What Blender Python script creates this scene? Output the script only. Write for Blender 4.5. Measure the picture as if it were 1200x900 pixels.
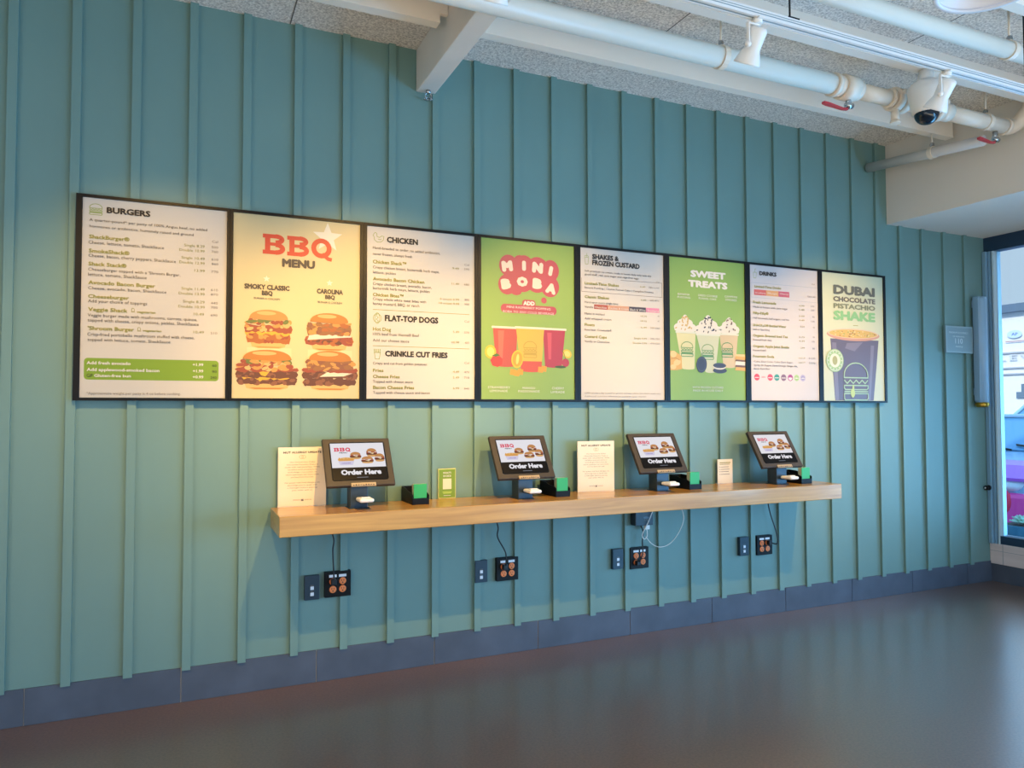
import bpy, bmesh, math, random
from mathutils import Vector, Matrix
random.seed(7)
for _o in list(bpy.data.objects): bpy.data.objects.remove(_o, do_unlink=True)
SC = bpy.context.scene
COL = SC.collection

# ---------------------------------------------------------------- camera
cd = bpy.data.cameras.new('camera'); cam = bpy.data.objects.new('camera', cd); COL.objects.link(cam)
cd.sensor_width = 36.0; cd.lens = 865.0/1200*36; cd.clip_start = .05; cd.clip_end = 300
YAW, PITCH, ROLL = .42329, .03509, -.002123
fwd = Vector((math.sin(YAW)*math.cos(PITCH), math.cos(YAW)*math.cos(PITCH), math.sin(PITCH)))
rgt = Vector((math.cos(YAW), -math.sin(YAW), 0)); upv = rgt.cross(fwd)
r2 = rgt*math.cos(ROLL) + upv*math.sin(ROLL); u2 = -rgt*math.sin(ROLL) + upv*math.cos(ROLL)
M4 = Matrix((r2, u2, -fwd)).transposed().to_4x4(); M4.translation = Vector((0, -4.07817, 1.45))
cam.matrix_world = M4
SC.camera = cam

# ---------------------------------------------------------------- exposure, sky, lights
SC.view_settings.view_transform = 'Standard'; SC.view_settings.look = 'None'
SC.view_settings.exposure = 0.0; SC.view_settings.gamma = 1.0
SC.view_settings.use_curve_mapping = False
SPOT_W = 298.0            # each track spotlight
SPOT_COL = (1.0, .57, .14)
SPOT_SIZE = math.radians(62); SPOT_BLEND = 1.0
SKY_STRENGTH = 2.3
SPOT_K = [.6, 1.0, .85, .6, .8]
SPOT_AIM = (.75, -.57)
RIGHT_W = 450.0; UPFILL_W = 250.0; LEFT_W = 88.0

def lin(h):
    h = h.lstrip('#'); v = [int(h[i:i+2], 16)/255 for i in (0, 2, 4)]
    return tuple(c/12.92 if c <= .04045 else ((c+.055)/1.055)**2.4 for c in v) + (1,)

wd = bpy.data.worlds.new('daylight_sky'); SC.world = wd; wd.use_nodes = True
nt = wd.node_tree; nt.nodes.clear()
wo = nt.nodes.new('ShaderNodeOutputWorld'); bg = nt.nodes.new('ShaderNodeBackground')
tc = nt.nodes.new('ShaderNodeTexCoord'); sx = nt.nodes.new('ShaderNodeSeparateXYZ'); cr = nt.nodes.new('ShaderNodeValToRGB')
nt.links.new(tc.outputs['Generated'], sx.inputs[0]); nt.links.new(sx.outputs['Z'], cr.inputs[0])
cr.color_ramp.elements[0].position = .19; cr.color_ramp.elements[0].color = (.23, .30, .38, 1)
cr.color_ramp.elements[1].position = .7; cr.color_ramp.elements[1].color = (.25, .55, 1.0, 1)
ce = cr.color_ramp.elements.new(.36); ce.color = (.42, .70, 1.0, 1)
nt.links.new(cr.outputs[0], bg.inputs[0]); bg.inputs[1].default_value = SKY_STRENGTH
nt.links.new(bg.outputs[0], wo.inputs[0])
sl = bpy.data.lights.new('street_sun', 'SUN'); sl.energy = 3.2; sl.angle = math.radians(1.5); sl.color = (1.0, .95, .88)
so = bpy.data.objects.new('street_sun', sl); COL.objects.link(so); so.rotation_euler = Vector((.8, .38, -.5)).to_track_quat('-Z', 'Y').to_euler()

# ---------------------------------------------------------------- materials
_M = {}
TONE = 1.0      # overall reflectance of the printed matter and shelf goods relative to the swatches below
def mat(name, hexcol, rough=.5, metal=0.0, emit=0.0, spec=.5, coat=0.0, bump=None, noise=None, trans=0.0):
    """noise=(scale, amount, (sx,sy,sz)) varies the colour; bump=(scale, strength)"""
    if name in _M: return _M[name]
    m = bpy.data.materials.new(name); m.use_nodes = True; N = m.node_tree; b = N.nodes['Principled BSDF']
    col = lin(hexcol); col = tuple(c*TONE for c in col[:3])+(1,) if not emit else col; b.inputs['Base Color'].default_value = col
    b.inputs['Roughness'].default_value = rough; b.inputs['Metallic'].default_value = metal
    b.inputs['Specular IOR Level'].default_value = spec
    b.inputs['Coat Weight'].default_value = coat; b.inputs['Coat Roughness'].default_value = .08
    if trans: b.inputs['Transmission Weight'].default_value = trans
    if emit:
        b.inputs['Emission Color'].default_value = col; b.inputs['Emission Strength'].default_value = emit
        b.inputs['Base Color'].default_value = (0.005, 0.005, 0.005, 1); b.inputs['Specular IOR Level'].default_value = .08
    t = N.nodes.new('ShaderNodeTexCoord')
    if noise:
        mp = N.nodes.new('ShaderNodeMapping'); mp.inputs['Scale'].default_value = noise[2]
        n = N.nodes.new('ShaderNodeTexNoise'); n.inputs['Scale'].default_value = noise[0]; n.inputs['Detail'].default_value = 6
        r = N.nodes.new('ShaderNodeMapRange'); r.inputs[1].default_value = .3; r.inputs[2].default_value = .7
        r.inputs[3].default_value = 1-noise[1]; r.inputs[4].default_value = 1+noise[1]
        mx = N.nodes.new('ShaderNodeMix'); mx.data_type = 'RGBA'; mx.blend_type = 'MULTIPLY'; mx.inputs[0].default_value = 1
        mx.inputs[6].default_value = col
        N.links.new(t.outputs['Object'], mp.inputs[0]); N.links.new(mp.outputs[0], n.inputs['Vector'])
        N.links.new(n.outputs['Fac'], r.inputs[0]); N.links.new(r.outputs[0], mx.inputs[7])
        N.links.new(mx.outputs[2], b.inputs['Base Color'])
    if bump:
        n2 = N.nodes.new('ShaderNodeTexNoise'); n2.inputs['Scale'].default_value = bump[0]; n2.inputs['Detail'].default_value = 4
        bp = N.nodes.new('ShaderNodeBump'); bp.inputs['Strength'].default_value = bump[1]; bp.inputs['Distance'].default_value = .01
        N.links.new(t.outputs['Object'], n2.inputs['Vector']); N.links.new(n2.outputs['Fac'], bp.inputs['Height'])
        N.links.new(bp.outputs[0], b.inputs['Normal'])
    _M[name] = m
    return m

def wood_mat():
    m = bpy.data.materials.new('oak_veneer'); m.use_nodes = True; N = m.node_tree; b = N.nodes['Principled BSDF']
    t = N.nodes.new('ShaderNodeTexCoord'); mp = N.nodes.new('ShaderNodeMapping'); mp.inputs['Scale'].default_value = (1.2, 16, 22)
    n = N.nodes.new('ShaderNodeTexNoise'); n.inputs['Scale'].default_value = 1.6; n.inputs['Detail'].default_value = 8; n.inputs['Distortion'].default_value = .6
    c = N.nodes.new('ShaderNodeValToRGB')
    c.color_ramp.elements[0].position = .28; c.color_ramp.elements[0].color = lin('#a6742f')
    c.color_ramp.elements[1].position = .68; c.color_ramp.elements[1].color = lin('#c99849')
    N.links.new(t.outputs['Object'], mp.inputs[0]); N.links.new(mp.outputs[0], n.inputs['Vector'])
    N.links.new(n.outputs['Fac'], c.inputs[0]); N.links.new(c.outputs[0], b.inputs['Base Color'])
    b.inputs['Roughness'].default_value = .32; b.inputs['Coat Weight'].default_value = .6; b.inputs['Coat Roughness'].default_value = .12; b.inputs['Coat IOR'].default_value = 1.5
    return m

def floor_mat():
    m = bpy.data.materials.new('polished_concrete'); m.use_nodes = True; N = m.node_tree; b = N.nodes['Principled BSDF']
    t = N.nodes.new('ShaderNodeTexCoord')
    n = N.nodes.new('ShaderNodeTexNoise'); n.inputs['Scale'].default_value = .9; n.inputs['Detail'].default_value = 8
    n3 = N.nodes.new('ShaderNodeTexNoise'); n3.inputs['Scale'].default_value = 90; n3.inputs['Detail'].default_value = 5
    c = N.nodes.new('ShaderNodeValToRGB')
    c.color_ramp.elements[0].position = .1; c.color_ramp.elements[0].color = lin('#6e5042')
    c.color_ramp.elements[1].position = .9; c.color_ramp.elements[1].color = lin('#7d5f4e')
    mx = N.nodes.new('ShaderNodeMix'); mx.data_type = 'RGBA'; mx.blend_type = 'MULTIPLY'; mx.inputs[0].default_value = 1
    r = N.nodes.new('ShaderNodeMapRange'); r.inputs[1].default_value = .3; r.inputs[2].default_value = .7; r.inputs[3].default_value = .8; r.inputs[4].default_value = 1.18
    N.links.new(t.outputs['Object'], n.inputs['Vector']); N.links.new(t.outputs['Object'], n3.inputs['Vector'])
    N.links.new(n.outputs['Fac'], c.inputs[0]); N.links.new(n3.outputs['Fac'], r.inputs[0])
    N.links.new(c.outputs[0], mx.inputs[6]); N.links.new(r.outputs[0], mx.inputs[7]); N.links.new(mx.outputs[2], b.inputs['Base Color'])
    r2_ = N.nodes.new('ShaderNodeMapRange'); r2_.inputs[1].default_value = .1; r2_.inputs[2].default_value = .9; r2_.inputs[3].default_value = .28; r2_.inputs[4].default_value = .40; b.inputs['Specular IOR Level'].default_value = .6; b.inputs['Coat Weight'].default_value = 1.0; b.inputs['Coat Roughness'].default_value = .22; b.inputs['Coat IOR'].default_value = 1.5
    N.links.new(n.outputs['Fac'], r2_.inputs[0]); N.links.new(r2_.outputs[0], b.inputs['Roughness'])
    return m

def ceiling_mat():
    m = bpy.data.materials.new('wood_fibre_panel'); m.use_nodes = True; N = m.node_tree; b = N.nodes['Principled BSDF']
    t = N.nodes.new('ShaderNodeTexCoord')
    n = N.nodes.new('ShaderNodeTexNoise'); n.inputs['Scale'].default_value = 85; n.inputs['Detail'].default_value = 6; n.inputs['Roughness'].default_value = .7
    c = N.nodes.new('ShaderNodeValToRGB')
    c.color_ramp.elements[0].position = .36; c.color_ramp.elements[0].color = lin('#b8ada4')
    c.color_ramp.elements[1].position = .6; c.color_ramp.elements[1].color = lin('#fff6ec')
    N.links.new(t.outputs['Object'], n.inputs['Vector']); N.links.new(n.outputs['Fac'], c.inputs[0]); N.links.new(c.outputs[0], b.inputs['Base Color'])
    b.inputs['Roughness'].default_value = .95
    bp = N.nodes.new('ShaderNodeBump'); bp.inputs['Strength'].default_value = .5; bp.inputs['Distance'].default_value = .008
    N.links.new(n.outputs['Fac'], bp.inputs['Height']); N.links.new(bp.outputs[0], b.inputs['Normal'])
    return m

def glass_mat():
    m = bpy.data.materials.new('window_glass'); m.use_nodes = True; N = m.node_tree; N.nodes.clear()
    o = N.nodes.new('ShaderNodeOutputMaterial'); mx = N.nodes.new('ShaderNodeMixShader'); tr = N.nodes.new('ShaderNodeBsdfTransparent'); gl = N.nodes.new('ShaderNodeBsdfGlossy')
    f = N.nodes.new('ShaderNodeFresnel'); f.inputs[0].default_value = 1.45; gl.inputs['Roughness'].default_value = 0.0
    tr.inputs[0].default_value = (.95, .98, .98, 1)
    N.links.new(f.outputs[0], mx.inputs[0]); N.links.new(tr.outputs[0], mx.inputs[1]); N.links.new(gl.outputs[0], mx.inputs[2]); N.links.new(mx.outputs[0], o.inputs[0])
    return m

WALLP = mat('teal_painted_board', '#6d8f8b', .5, noise=(2.2, .05, (1, 1, .4)))
WOOD = wood_mat(); FLOOR = floor_mat(); CEIL = ceiling_mat(); GLASS = glass_mat()
TILE = mat('slate_blue_tile', '#4c5666', .5, noise=(5, .16, (1, 1, 1)))
GROUT = mat('pale_grout', '#9a9fa6', .8)
WHITEP = mat('white_painted_steel', '#f6eee3', .45)
BEAMP = mat('white_painted_timber', '#e6e0d8', .55, noise=(3, .05, (1, 1, 1)), bump=(30, .12))
PLASTER = mat('warm_white_plaster', '#e4ded5', .8)
SEAM = mat('dark_panel_seam', '#6b6763', .9)
PIPEW = mat('white_pipe_paint', '#f0e2d0', .35)
ALU = mat('anodised_track_white', '#e6e8ea', .3)
ALUD = mat('track_groove_grey', '#8fa0a8', .4)
BLACK = mat('black_frame_gloss', '#08090b', .4, spec=.25)
BLACKM = mat('black_matt_plastic', '#08090b', .5, spec=.25)
CHAR = mat('charcoal_housing', '#3b3633', .5, spec=.3)
NAVYP = mat('dark_navy_plate', '#1d3443', .4)
POSTM = mat('slate_post_metal', '#2c3b48', .35, metal=.3)
WHITEPL = mat('white_plastic', '#eceae6', .35)
TONE = .68
PAPER = mat('white_card', '#dedad3', .6)
TONE = 1.0
RED = mat('red_handle', '#c23a44', .4)
STEELB = mat('window_frame_steel_blue', '#7fa6bf', .4)
DARKF = mat('dark_blue_frame', '#1f3a55', .4)
CHROME = mat('dull_chrome', '#b8bcc0', .25, metal=1)
BRASS = mat('brass', '#c49a3e', .3, metal=1)
TONE = .68
INK = mat('ink_charcoal', '#2a2523', .6)
INKG = mat('ink_grey', '#544d48', .6)
INKL = mat('ink_pale_grey', '#8f8880', .6)
OLIVE = mat('ink_olive', '#a09f4e', .6)
LIME = mat('ink_lime', '#86ad26', .5)
WHITE = mat('ink_white', '#f4f1ea', .55)
TONE = 1.0

# ---------------------------------------------------------------- mesh helpers
class MB:
    def __init__(s): s.v = []; s.f = []; s.mi = []; s.sm = []
    def add(s, vs, fs, mi=0, smooth=False):
        o = len(s.v); s.v += [tuple(v) for v in vs]
        for f in fs: s.f.append(tuple(o+i for i in f)); s.mi.append(mi); s.sm.append(smooth)
        return s
    def box(s, x0, x1, y0, y1, z0, z1, mi=0):
        v = [(x, y, z) for z in (z0, z1) for y in (y0, y1) for x in (x0, x1)]
        return s.add(v, [(0, 2, 3, 1), (4, 5, 7, 6), (0, 1, 5, 4), (2, 6, 7, 3), (0, 4, 6, 2), (1, 3, 7, 5)], mi)
    def bbox(s, x0, x1, y0, y1, z0, z1, b=.004, mi=0):
        """box with bevelled edges"""
        bm = bmesh.new(); bmesh.ops.create_cube(bm, size=1)
        for v in bm.verts: v.co = Vector(((x0+x1)/2+v.co.x*(x1-x0), (y0+y1)/2+v.co.y*(y1-y0), (z0+z1)/2+v.co.z*(z1-z0)))
        bmesh.ops.bevel(bm, geom=bm.edges[:], offset=b, segments=2, affect='EDGES', profile=.5)
        bm.verts.index_update()
        s.add([v.co for v in bm.verts], [[v.index for v in f.verts] for f in bm.faces], mi); bm.free(); return s
    def prism(s, pts, d, axis='y', a0=0.0, mi=0):
        """extrude a 2D outline: axis y -> pts are (x,z), from a0 to a0+d"""
        n = len(pts)
        def P(p, a): return (p[0], a, p[1]) if axis == 'y' else ((a, p[0], p[1]) if axis == 'x' else (p[0], p[1], a))
        v = [P(p, a0) for p in pts]+[P(p, a0+d) for p in pts]
        return s.add(v, [tuple(range(n)), tuple(range(2*n-1, n-1, -1))]+[(i, (i+1) % n, n+(i+1) % n, n+i) for i in range(n)], mi)
    def lathe(s, prof, o=(0, 0, 0), d=(0, 0, 1), n=20, mi=0, smooth=True, caps=True):
        """profile [(r, h)] revolved about direction d through o"""
        d = Vector(d).normalized(); a = d.orthogonal().normalized(); b = d.cross(a); o = Vector(o); v = []; f = []
        for r, h in prof:
            for k in range(n):
                t = 2*math.pi*k/n; v.append(o+d*h+(a*math.cos(t)+b*math.sin(t))*r)
        for i in range(len(prof)-1):
            for k in range(n): f.append((i*n+k, i*n+(k+1) % n, (i+1)*n+(k+1) % n, (i+1)*n+k))
        s.add(v, f, mi, smooth)
        if caps:
            s.add(v[:n], [tuple(range(n-1, -1, -1))], mi); s.add(v[-n:], [tuple(range(n))], mi)
        return s
    def cyl(s, p0, p1, r0, r1=None, n=16, mi=0):
        p0, p1 = Vector(p0), Vector(p1); r1 = r0 if r1 is None else r1
        return s.lathe([(r0, 0), (r1, (p1-p0).length)], p0, p1-p0, n, mi)
    def tube(s, pts, r, n=10, mi=0, closed=False):
        pts = [Vector(p) for p in pts]; T = []
        for i in range(len(pts)):
            a = pts[max(i-1, 0)]; b = pts[min(i+1, len(pts)-1)]; T.append((b-a).normalized())
        u = T[0].orthogonal().normalized(); v = []; f = []
        for i, p in enumerate(pts):
            u = (u-T[i]*u.dot(T[i])).normalized(); w = T[i].cross(u)
            for k in range(n):
                t = 2*math.pi*k/n; v.append(p+(u*math.cos(t)+w*math.sin(t))*r)
        for i in range(len(pts)-1):
            for k in range(n): f.append((i*n+k, i*n+(k+1) % n, (i+1)*n+(k+1) % n, (i+1)*n+k))
        s.add(v, f, mi, True); s.add(v[:n], [tuple(range(n-1, -1, -1))], mi); s.add(v[-n:], [tuple(range(n))], mi); return s
    def sphere(s, c, r, n=16, m=10, mi=0, sc=(1, 1, 1)):
        v = []; f = []
        for i in range(m+1):
            ph = math.pi*i/m
            for k in range(n):
                t = 2*math.pi*k/n; v.append((c[0]+r*sc[0]*math.sin(ph)*math.cos(t), c[1]+r*sc[1]*math.sin(ph)*math.sin(t), c[2]+r*sc[2]*math.cos(ph)))
        for i in range(m):
            for k in range(n): f.append((i*n+k, (i+1)*n+k, (i+1)*n+(k+1) % n, i*n+(k+1) % n))
        return s.add(v, f, mi, True)
    def build(s, name, mats, parent=None, loc=None, rot=None):
        me = bpy.data.meshes.new(name); me.from_pydata(s.v, [], s.f)
        if not isinstance(mats, (list, tuple)): mats = [mats]
        for m in mats: me.materials.append(m)
        me.polygons.foreach_set('material_index', s.mi); me.polygons.foreach_set('use_smooth', s.sm)
        bm = bmesh.new(); bm.from_mesh(me); bmesh.ops.remove_doubles(bm, verts=bm.verts, dist=1e-6)
        bmesh.ops.recalc_face_normals(bm, faces=bm.faces); bm.to_mesh(me); bm.free()
        o = bpy.data.objects.new(name, me); COL.objects.link(o)
        if parent: o.parent = parent
        if loc: o.location = loc
        if rot: o.rotation_euler = rot
        return o

def tag(o, label, cat, group=None, kind=None):
    if label: o['label'] = label
    if cat: o['category'] = cat
    if group: o['group'] = group
    if kind: o['kind'] = kind
    return o
def thing(name, label, cat, loc=(0, 0, 0), group=None, rot=None):
    o = bpy.data.objects.new(name, None); COL.objects.link(o); o.location = loc; o.empty_display_size = .1
    if rot: o.rotation_euler = rot
    return tag(o, label, cat, group)
def structure(o): o['kind'] = 'structure'; return o
def curve_pts(P, n=8):
    """Catmull-Rom through points"""
    P = [Vector(p) for p in P]; Q = [P[0]]+P+[P[-1]]; out = []
    for i in range(1, len(Q)-2):
        for k in range(n):
            t = k/n; a, b, c, d = Q[i-1], Q[i], Q[i+1], Q[i+2]
            out.append(.5*((2*b)+(c-a)*t+(2*a-5*b+4*c-d)*t*t+(3*b-a-3*c+d)*t**3))
    return out+[P[-1]]

# lettering: outlines of Blender's own built-in font turned into flat printed faces
_TO = None; _CAP = {}
def glyphs(txt, bold=0.0, spacing=1.0):
    global _TO
    if _TO is None:
        cu = bpy.data.curves.new('lettering', 'FONT'); _TO = bpy.data.objects.new('lettering', cu); COL.objects.link(_TO)
    cu = _TO.data; cu.body = txt; cu.size = 1; cu.offset = bold; cu.space_character = spacing; cu.resolution_u = 2; cu.fill_mode = 'FRONT'
    dg = bpy.context.evaluated_depsgraph_get(); dg.update()
    me = bpy.data.meshes.new_from_object(_TO.evaluated_get(dg))
    v = [tuple(p.co) for p in me.vertices]; f = [tuple(p.vertices) for p in me.polygons]; bpy.data.meshes.remove(me)
    return v, f
def capheight(bold):
    if bold not in _CAP: _CAP[bold] = max(p[1] for p in glyphs('H', bold)[0])
    return _CAP[bold]

class Art:
    """flat printed art on a sheet: u to the right, v up (metres); every layer a hair in front of the last"""
    def __init__(s): s.v = []; s.f = []; s.mi = []; s.mats = []; s.layer = 0
    def mid(s, m):
        if m not in s.mats: s.mats.append(m)
        return s.mats.index(m)
    def poly(s, pts, m, lift=None):
        if lift is None: s.layer += 1; lift = s.layer
        o = len(s.v); s.v += [(p[0], -.00004*lift, p[1]) for p in pts]; s.f.append(tuple(range(o, o+len(pts)))); s.mi.append(s.mid(m))
    def rect(s, x0, z0, x1, z1, m): s.poly([(x0, z0), (x1, z0), (x1, z1), (x0, z1)], m)
    def rrect(s, x0, z0, x1, z1, r, m, n=5):
        p = []
        for cx, cz, a in ((x1-r, z1-r, 0), (x0+r, z1-r, 90), (x0+r, z0+r, 180), (x1-r, z0+r, 270)):
            for k in range(n+1): t = math.radians(a+90*k/n); p.append((cx+r*math.cos(t), cz+r*math.sin(t)))
        s.poly(p, m)
    def ell(s, cx, cz, rx, rz, m, rot=0.0, a0=0, a1=360, n=22):
        p = []; c, d = math.cos(math.radians(rot)), math.sin(math.radians(rot)); full = a1-a0 >= 360
        for k in range(n if full else n+1):
            t = math.radians(a0+(a1-a0)*k/n); x, z = rx*math.cos(t), rz*math.sin(t); p.append((cx+x*c-z*d, cz+x*d+z*c))
        s.poly(p, m)
    def line(s, pts, w, m, closed=False):
        """mitred stroke: one strip without overlapping faces"""
        s.layer += 1; P = [Vector(p) for p in pts]
        if not closed and len(P) > 3 and (P[0]-P[-1]).length < 1e-6: closed = True
        if closed and (P[0]-P[-1]).length < 1e-6: P = P[:-1]
        n = len(P); A = []; B = []
        for i in range(n):
            a = P[i-1] if (i or closed) else None; b = P[(i+1) % n] if (i < n-1 or closed) else None
            d0 = (P[i]-a).normalized() if a is not None else None; d1 = (b-P[i]).normalized() if b is not None else None
            d0 = d0 if d0 is not None else d1; d1 = d1 if d1 is not None else d0
            n0 = Vector((-d0.y, d0.x)); n1 = Vector((-d1.y, d1.x)); q = (n0+n1)
            q = q.normalized() if q.length > 1e-4 else n0
            k = w/2/max(.45, q.dot(n0)); A.append(P[i]-q*k); B.append(P[i]+q*k)
        o = len(s.v); y = -.00004*s.layer; s.v += [(p.x, y, p.y) for p in A]+[(p.x, y, p.y) for p in B]; k = s.mid(m)
        for i in range(n if closed else n-1):
            j = (i+1) % n; s.f.append((o+i, o+j, o+n+j, o+n+i)); s.mi.append(k)
    def ring(s, cx, cz, rx, rz, w, m, a0=0, a1=360, n=24):
        P = [(cx+rx*math.cos(math.radians(a0+(a1-a0)*k/n)), cz+rz*math.sin(math.radians(a0+(a1-a0)*k/n))) for k in range(n+1)]
        s.line(P, w, m)
    def star(s, cx, cz, r, m, k=.42, n=5, rot=90):
        s.poly([(cx+(r if i % 2 == 0 else r*k)*math.cos(math.radians(rot+i*180/n)), cz+(r if i % 2 == 0 else r*k)*math.sin(math.radians(rot+i*180/n))) for i in range(2*n)], m)
    def text(s, t, x, z, w, cap, m, bold=0.0, spacing=1.0, rot=0.0, shear=0.0):
        """left end x, baseline z, fitted to width w and capital height cap"""
        v, f = glyphs(t, 0.0, spacing)
        if not v: return
        e = bold if bold >= .015 else 0; offs = [(0, 0)] if e < .004 else [(e*math.cos(a), e*math.sin(a)) for a in [i*math.pi/4 for i in range(8)]]+[(0, 0)]
        x0 = min(p[0] for p in v)-e; x1 = max(p[0] for p in v)+e; ch = capheight(0.0)+2*e; sx = w/(x1-x0); sz = cap/ch
        k = s.mid(m); c, d = math.cos(rot), math.sin(rot); s.layer += 1; L0 = s.layer
        for i, (ox, oz) in enumerate(offs):
            o = len(s.v); y = -.00004*(L0+i*.5)
            for p in v:
                zz = (p[1]+oz+e)*sz; a = (p[0]+ox-x0)*sx+zz*shear; s.v.append((x+a*c-zz*d, y, z+a*d+zz*c))
            for q in f: s.f.append(tuple(o+i_ for i_ in q)); s.mi.append(k)
        s.layer = int(L0+len(offs)*.5)+1
    def ctext(s, t, cx, z, w, cap, m, **kw): s.text(t, cx-w/2, z, w, cap, m, **kw)
    def build(s, name, parent, loc=(0, 0, 0), rot=None):
        me = bpy.data.meshes.new(name); me.from_pydata(s.v, [], s.f)
        for m in s.mats: me.materials.append(m)
        me.polygons.foreach_set('material_index', s.mi)
        o = bpy.data.objects.new(name, me); COL.objects.link(o); o.parent = parent; o.location = loc
        if rot: o.rotation_euler = rot
        # printed faces look towards the room (-y)
        bm = bmesh.new(); bm.from_mesh(me)
        for f in bm.faces:
            f.normal_update()
            if f.normal.y > 0: f.normal_flip()
        bm.to_mesh(me); bm.free()
        return o

# ---------------------------------------------------------------- the setting
ZC = 3.5445; XR = 6.28; XL = -4.2; YB = -9.0
BX0, BDX, BW = -.4925, .25969, .040
w = MB(); w.box(XL, XR+.2, 0, .15, 0, ZC+.1)
for k in range(-14, 26):
    x = BX0+BDX*k
    if x > XL: w.box(x, x+BW, -.019, .002, .158, ZC)
structure(w.build('wall_back', WALLP))
bs = MB(); bs.box(XL, XR, -.004, .002, 0, .168, 1)
jx = [-.636+.66*k for k in range(-6, 12)]
for a, b in zip(jx[:-1], jx[1:]):
    if b > XL: bs.box(max(a+.0025, XL), min(b-.0025, XR-.002), -.009, 0, .001, .169, 0)
structure(bs.build('baseboard_back', [TILE, GROUT]))
f = MB(); f.box(XL-.2, XR+.3, YB-1, .15, -.1, 0); structure(f.build('floor', FLOOR))
c = MB(); c.box(XL-.2, XR+.3, YB-1, .15, ZC, ZC+.12, 0)
rows = [(0, -.57, (.522, -1.39)), (-.57, -1.22, (2.435, .5, -1.45, 4.37)), (-1.22, -1.87, (3.775, 1.85, -.1)), (-1.87, -2.52, (2.6, .7)), (-2.52, -3.2, (3.6, 1.7))]
for y0, y1, xs in rows:
    for x in xs: c.box(x-.003, x+.003, y1, y0, ZC-.0012, ZC, 1)
structure(c.build('ceiling', [CEIL, SEAM]))
lw = MB(); lw.box(XL-.15, XL, YB-1, .15, 0, ZC); structure(lw.build('wall_left', PLASTER))

# main timber beam running out from the wall, steel purlins along the wall on either side of it
b = MB(); b.bbox(1.23, 1.341, YB, -.002, 3.296, ZC-.0005, .004); structure(b.build('trim_1', BEAMP))
k = 2
for yc in (-.57, -1.225, -1.88, -2.535, -3.19):
    for xa, xb in ((XL, 1.2275), (1.3435, 5.095)):
        p = MB(); xe = xb-.045 if xb < 2 else xb
        # flange-and-stem section: plate face towards the room, thin bottom lip
        p.box(xa, xe, yc, yc+.05, 3.428, ZC-.0005); p.box(xa, xe, yc-.004, yc+.058, 3.416, 3.429)
        if xb < 2: p.box(xe, xb, yc+.004, yc+.03, 3.47, ZC-.0005)
        structure(p.build('trim_%d' % k, WHITEP)); k += 1

# bulkhead over the window bay, its face a touch out of square
b = MB(); b.prism([(5.103, -.001), (XR+.1, -.001), (XR+.1, YB), (5.55, YB)], ZC-2.914, 'z', 2.914); structure(b.build('trim_%d' % k, PLASTER)); k += 1

# window wall at the right
r = MB(); r.box(XR, XR+.2, YB, -.0, .0, .148, 0); r.box(XR-.0, XR+.2, YB, 0, .3, .3149, 0)
structure(r.build('wall_right', TILE))
tl = MB(); tl.bbox(XR-.012, XR+.1, YB, -.002, .150, .318, .003); structure(tl.build('trim_%d' % k, mat('pinkish_stone_ledge', '#ddd0cf', .45, noise=(4, .12, (1, .3, 3))))); k += 1
gr = MB()
for yy in (-.11, -.75, -1.4, -2.05): gr.box(XR-.0128, XR-.011, yy-.0022, yy+.0022, .15, .318)
gr.box(XR-.0128, XR-.011, YB, -.002, .258, .261); structure(gr.build('trim_%d' % k, GROUT)); k += 1
bb = MB(); bb.box(XR-.006, XR+.02, YB, -.002, .001, .149); structure(bb.build('baseboard_right', TILE))
wn = MB()
wn.box(XR+.0, XR+.1, YB, -.002, 2.792, 2.9135, 1)                    # dark head
wn.box(XR+.005, XR+.1, YB, -.075, .318, .385, 1)                     # dark bottom rail
wn.bbox(XR-.03, XR+.09, -.035, -.004, .318, 2.792, .003, 0)          # stepped jamb beside the corner
wn.bbox(XR-.004, XR+.09, -.058, -.038, .318, 2.792, .003, 0)
wn.box(XR+.02, XR+.09, -.066, -.058, .318, 2.792, 1)
wn.bbox(XR+.0, XR+.1, -.082, -.066, .318, 2.792, .003, 2)
for yy in (-1.75, -3.4, -5.05, -6.7, -8.35): wn.bbox(XR-.0, XR+.1, yy-.03, yy+.03, .385, 2.792, .003, 0)
wf = structure(wn.build('window_1', [STEELB, DARKF, mat('pale_window_bead', '#b9d3de', .4)]))
g = MB(); g.box(XR+.045, XR+.051, YB, -.082, .385, 2.792); g.build('glass', GLASS, wf)

# ---------------------------------------------------------------- outside the window
OUT = mat('grey_asphalt', '#7d8c99', .9, noise=(3, .1, (1, 1, 1)))
gd = MB(); gd.box(-60, 90, -80, 60, -.2, -.101); structure(gd.build('floor_street', OUT))
lg = MB(); lg.bbox(XR+.12, 7.15, -6, 1.4, -.1, .345, .01); structure(lg.build('trim_%d' % k, mat('pale_concrete_ledge', '#c5ced2', .8))); k += 1
bl = thing('storefront_building', 'white building with a dark roof line and faint lettering across the street', 'building', (25, 12, -.1))
q = MB(); q.box(0, 10, -14, 10, 0, 4.72); q.build('facade', mat('white_stucco', '#e9e4e1', .8), bl)
q = MB(); q.box(-.25, 10, -14.2, 10.2, 4.72, 4.98); q.build('roof_edge', mat('dark_roof_edge', '#5f6f80', .6), bl)
q = MB()
for z in (3.40, 2.90, 2.70): q.box(-.08, 0, -14, 10, z-.022, z+.022)
q.build('cornice', mat('grey_cornice', '#b9b6b8', .7), bl)
q = MB(); q.box(-.04, .02, -3.2, -1.0, 1.9, 2.36); q.box(-.06, .03, -1.1, -.85, 1.9, 2.1); q.build('shop_window', mat('dark_shop_glass', '#6b7c8c', .1), bl)
a = Art(); a.ell(0, 0, .24, .13, mat('pale_blue_sign', '#c7d6ea', .5)); a.ctext('AP', 0, -.045, .2, .09, mat('sign_blue', '#3c5da0', .5), bold=.02)
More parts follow.
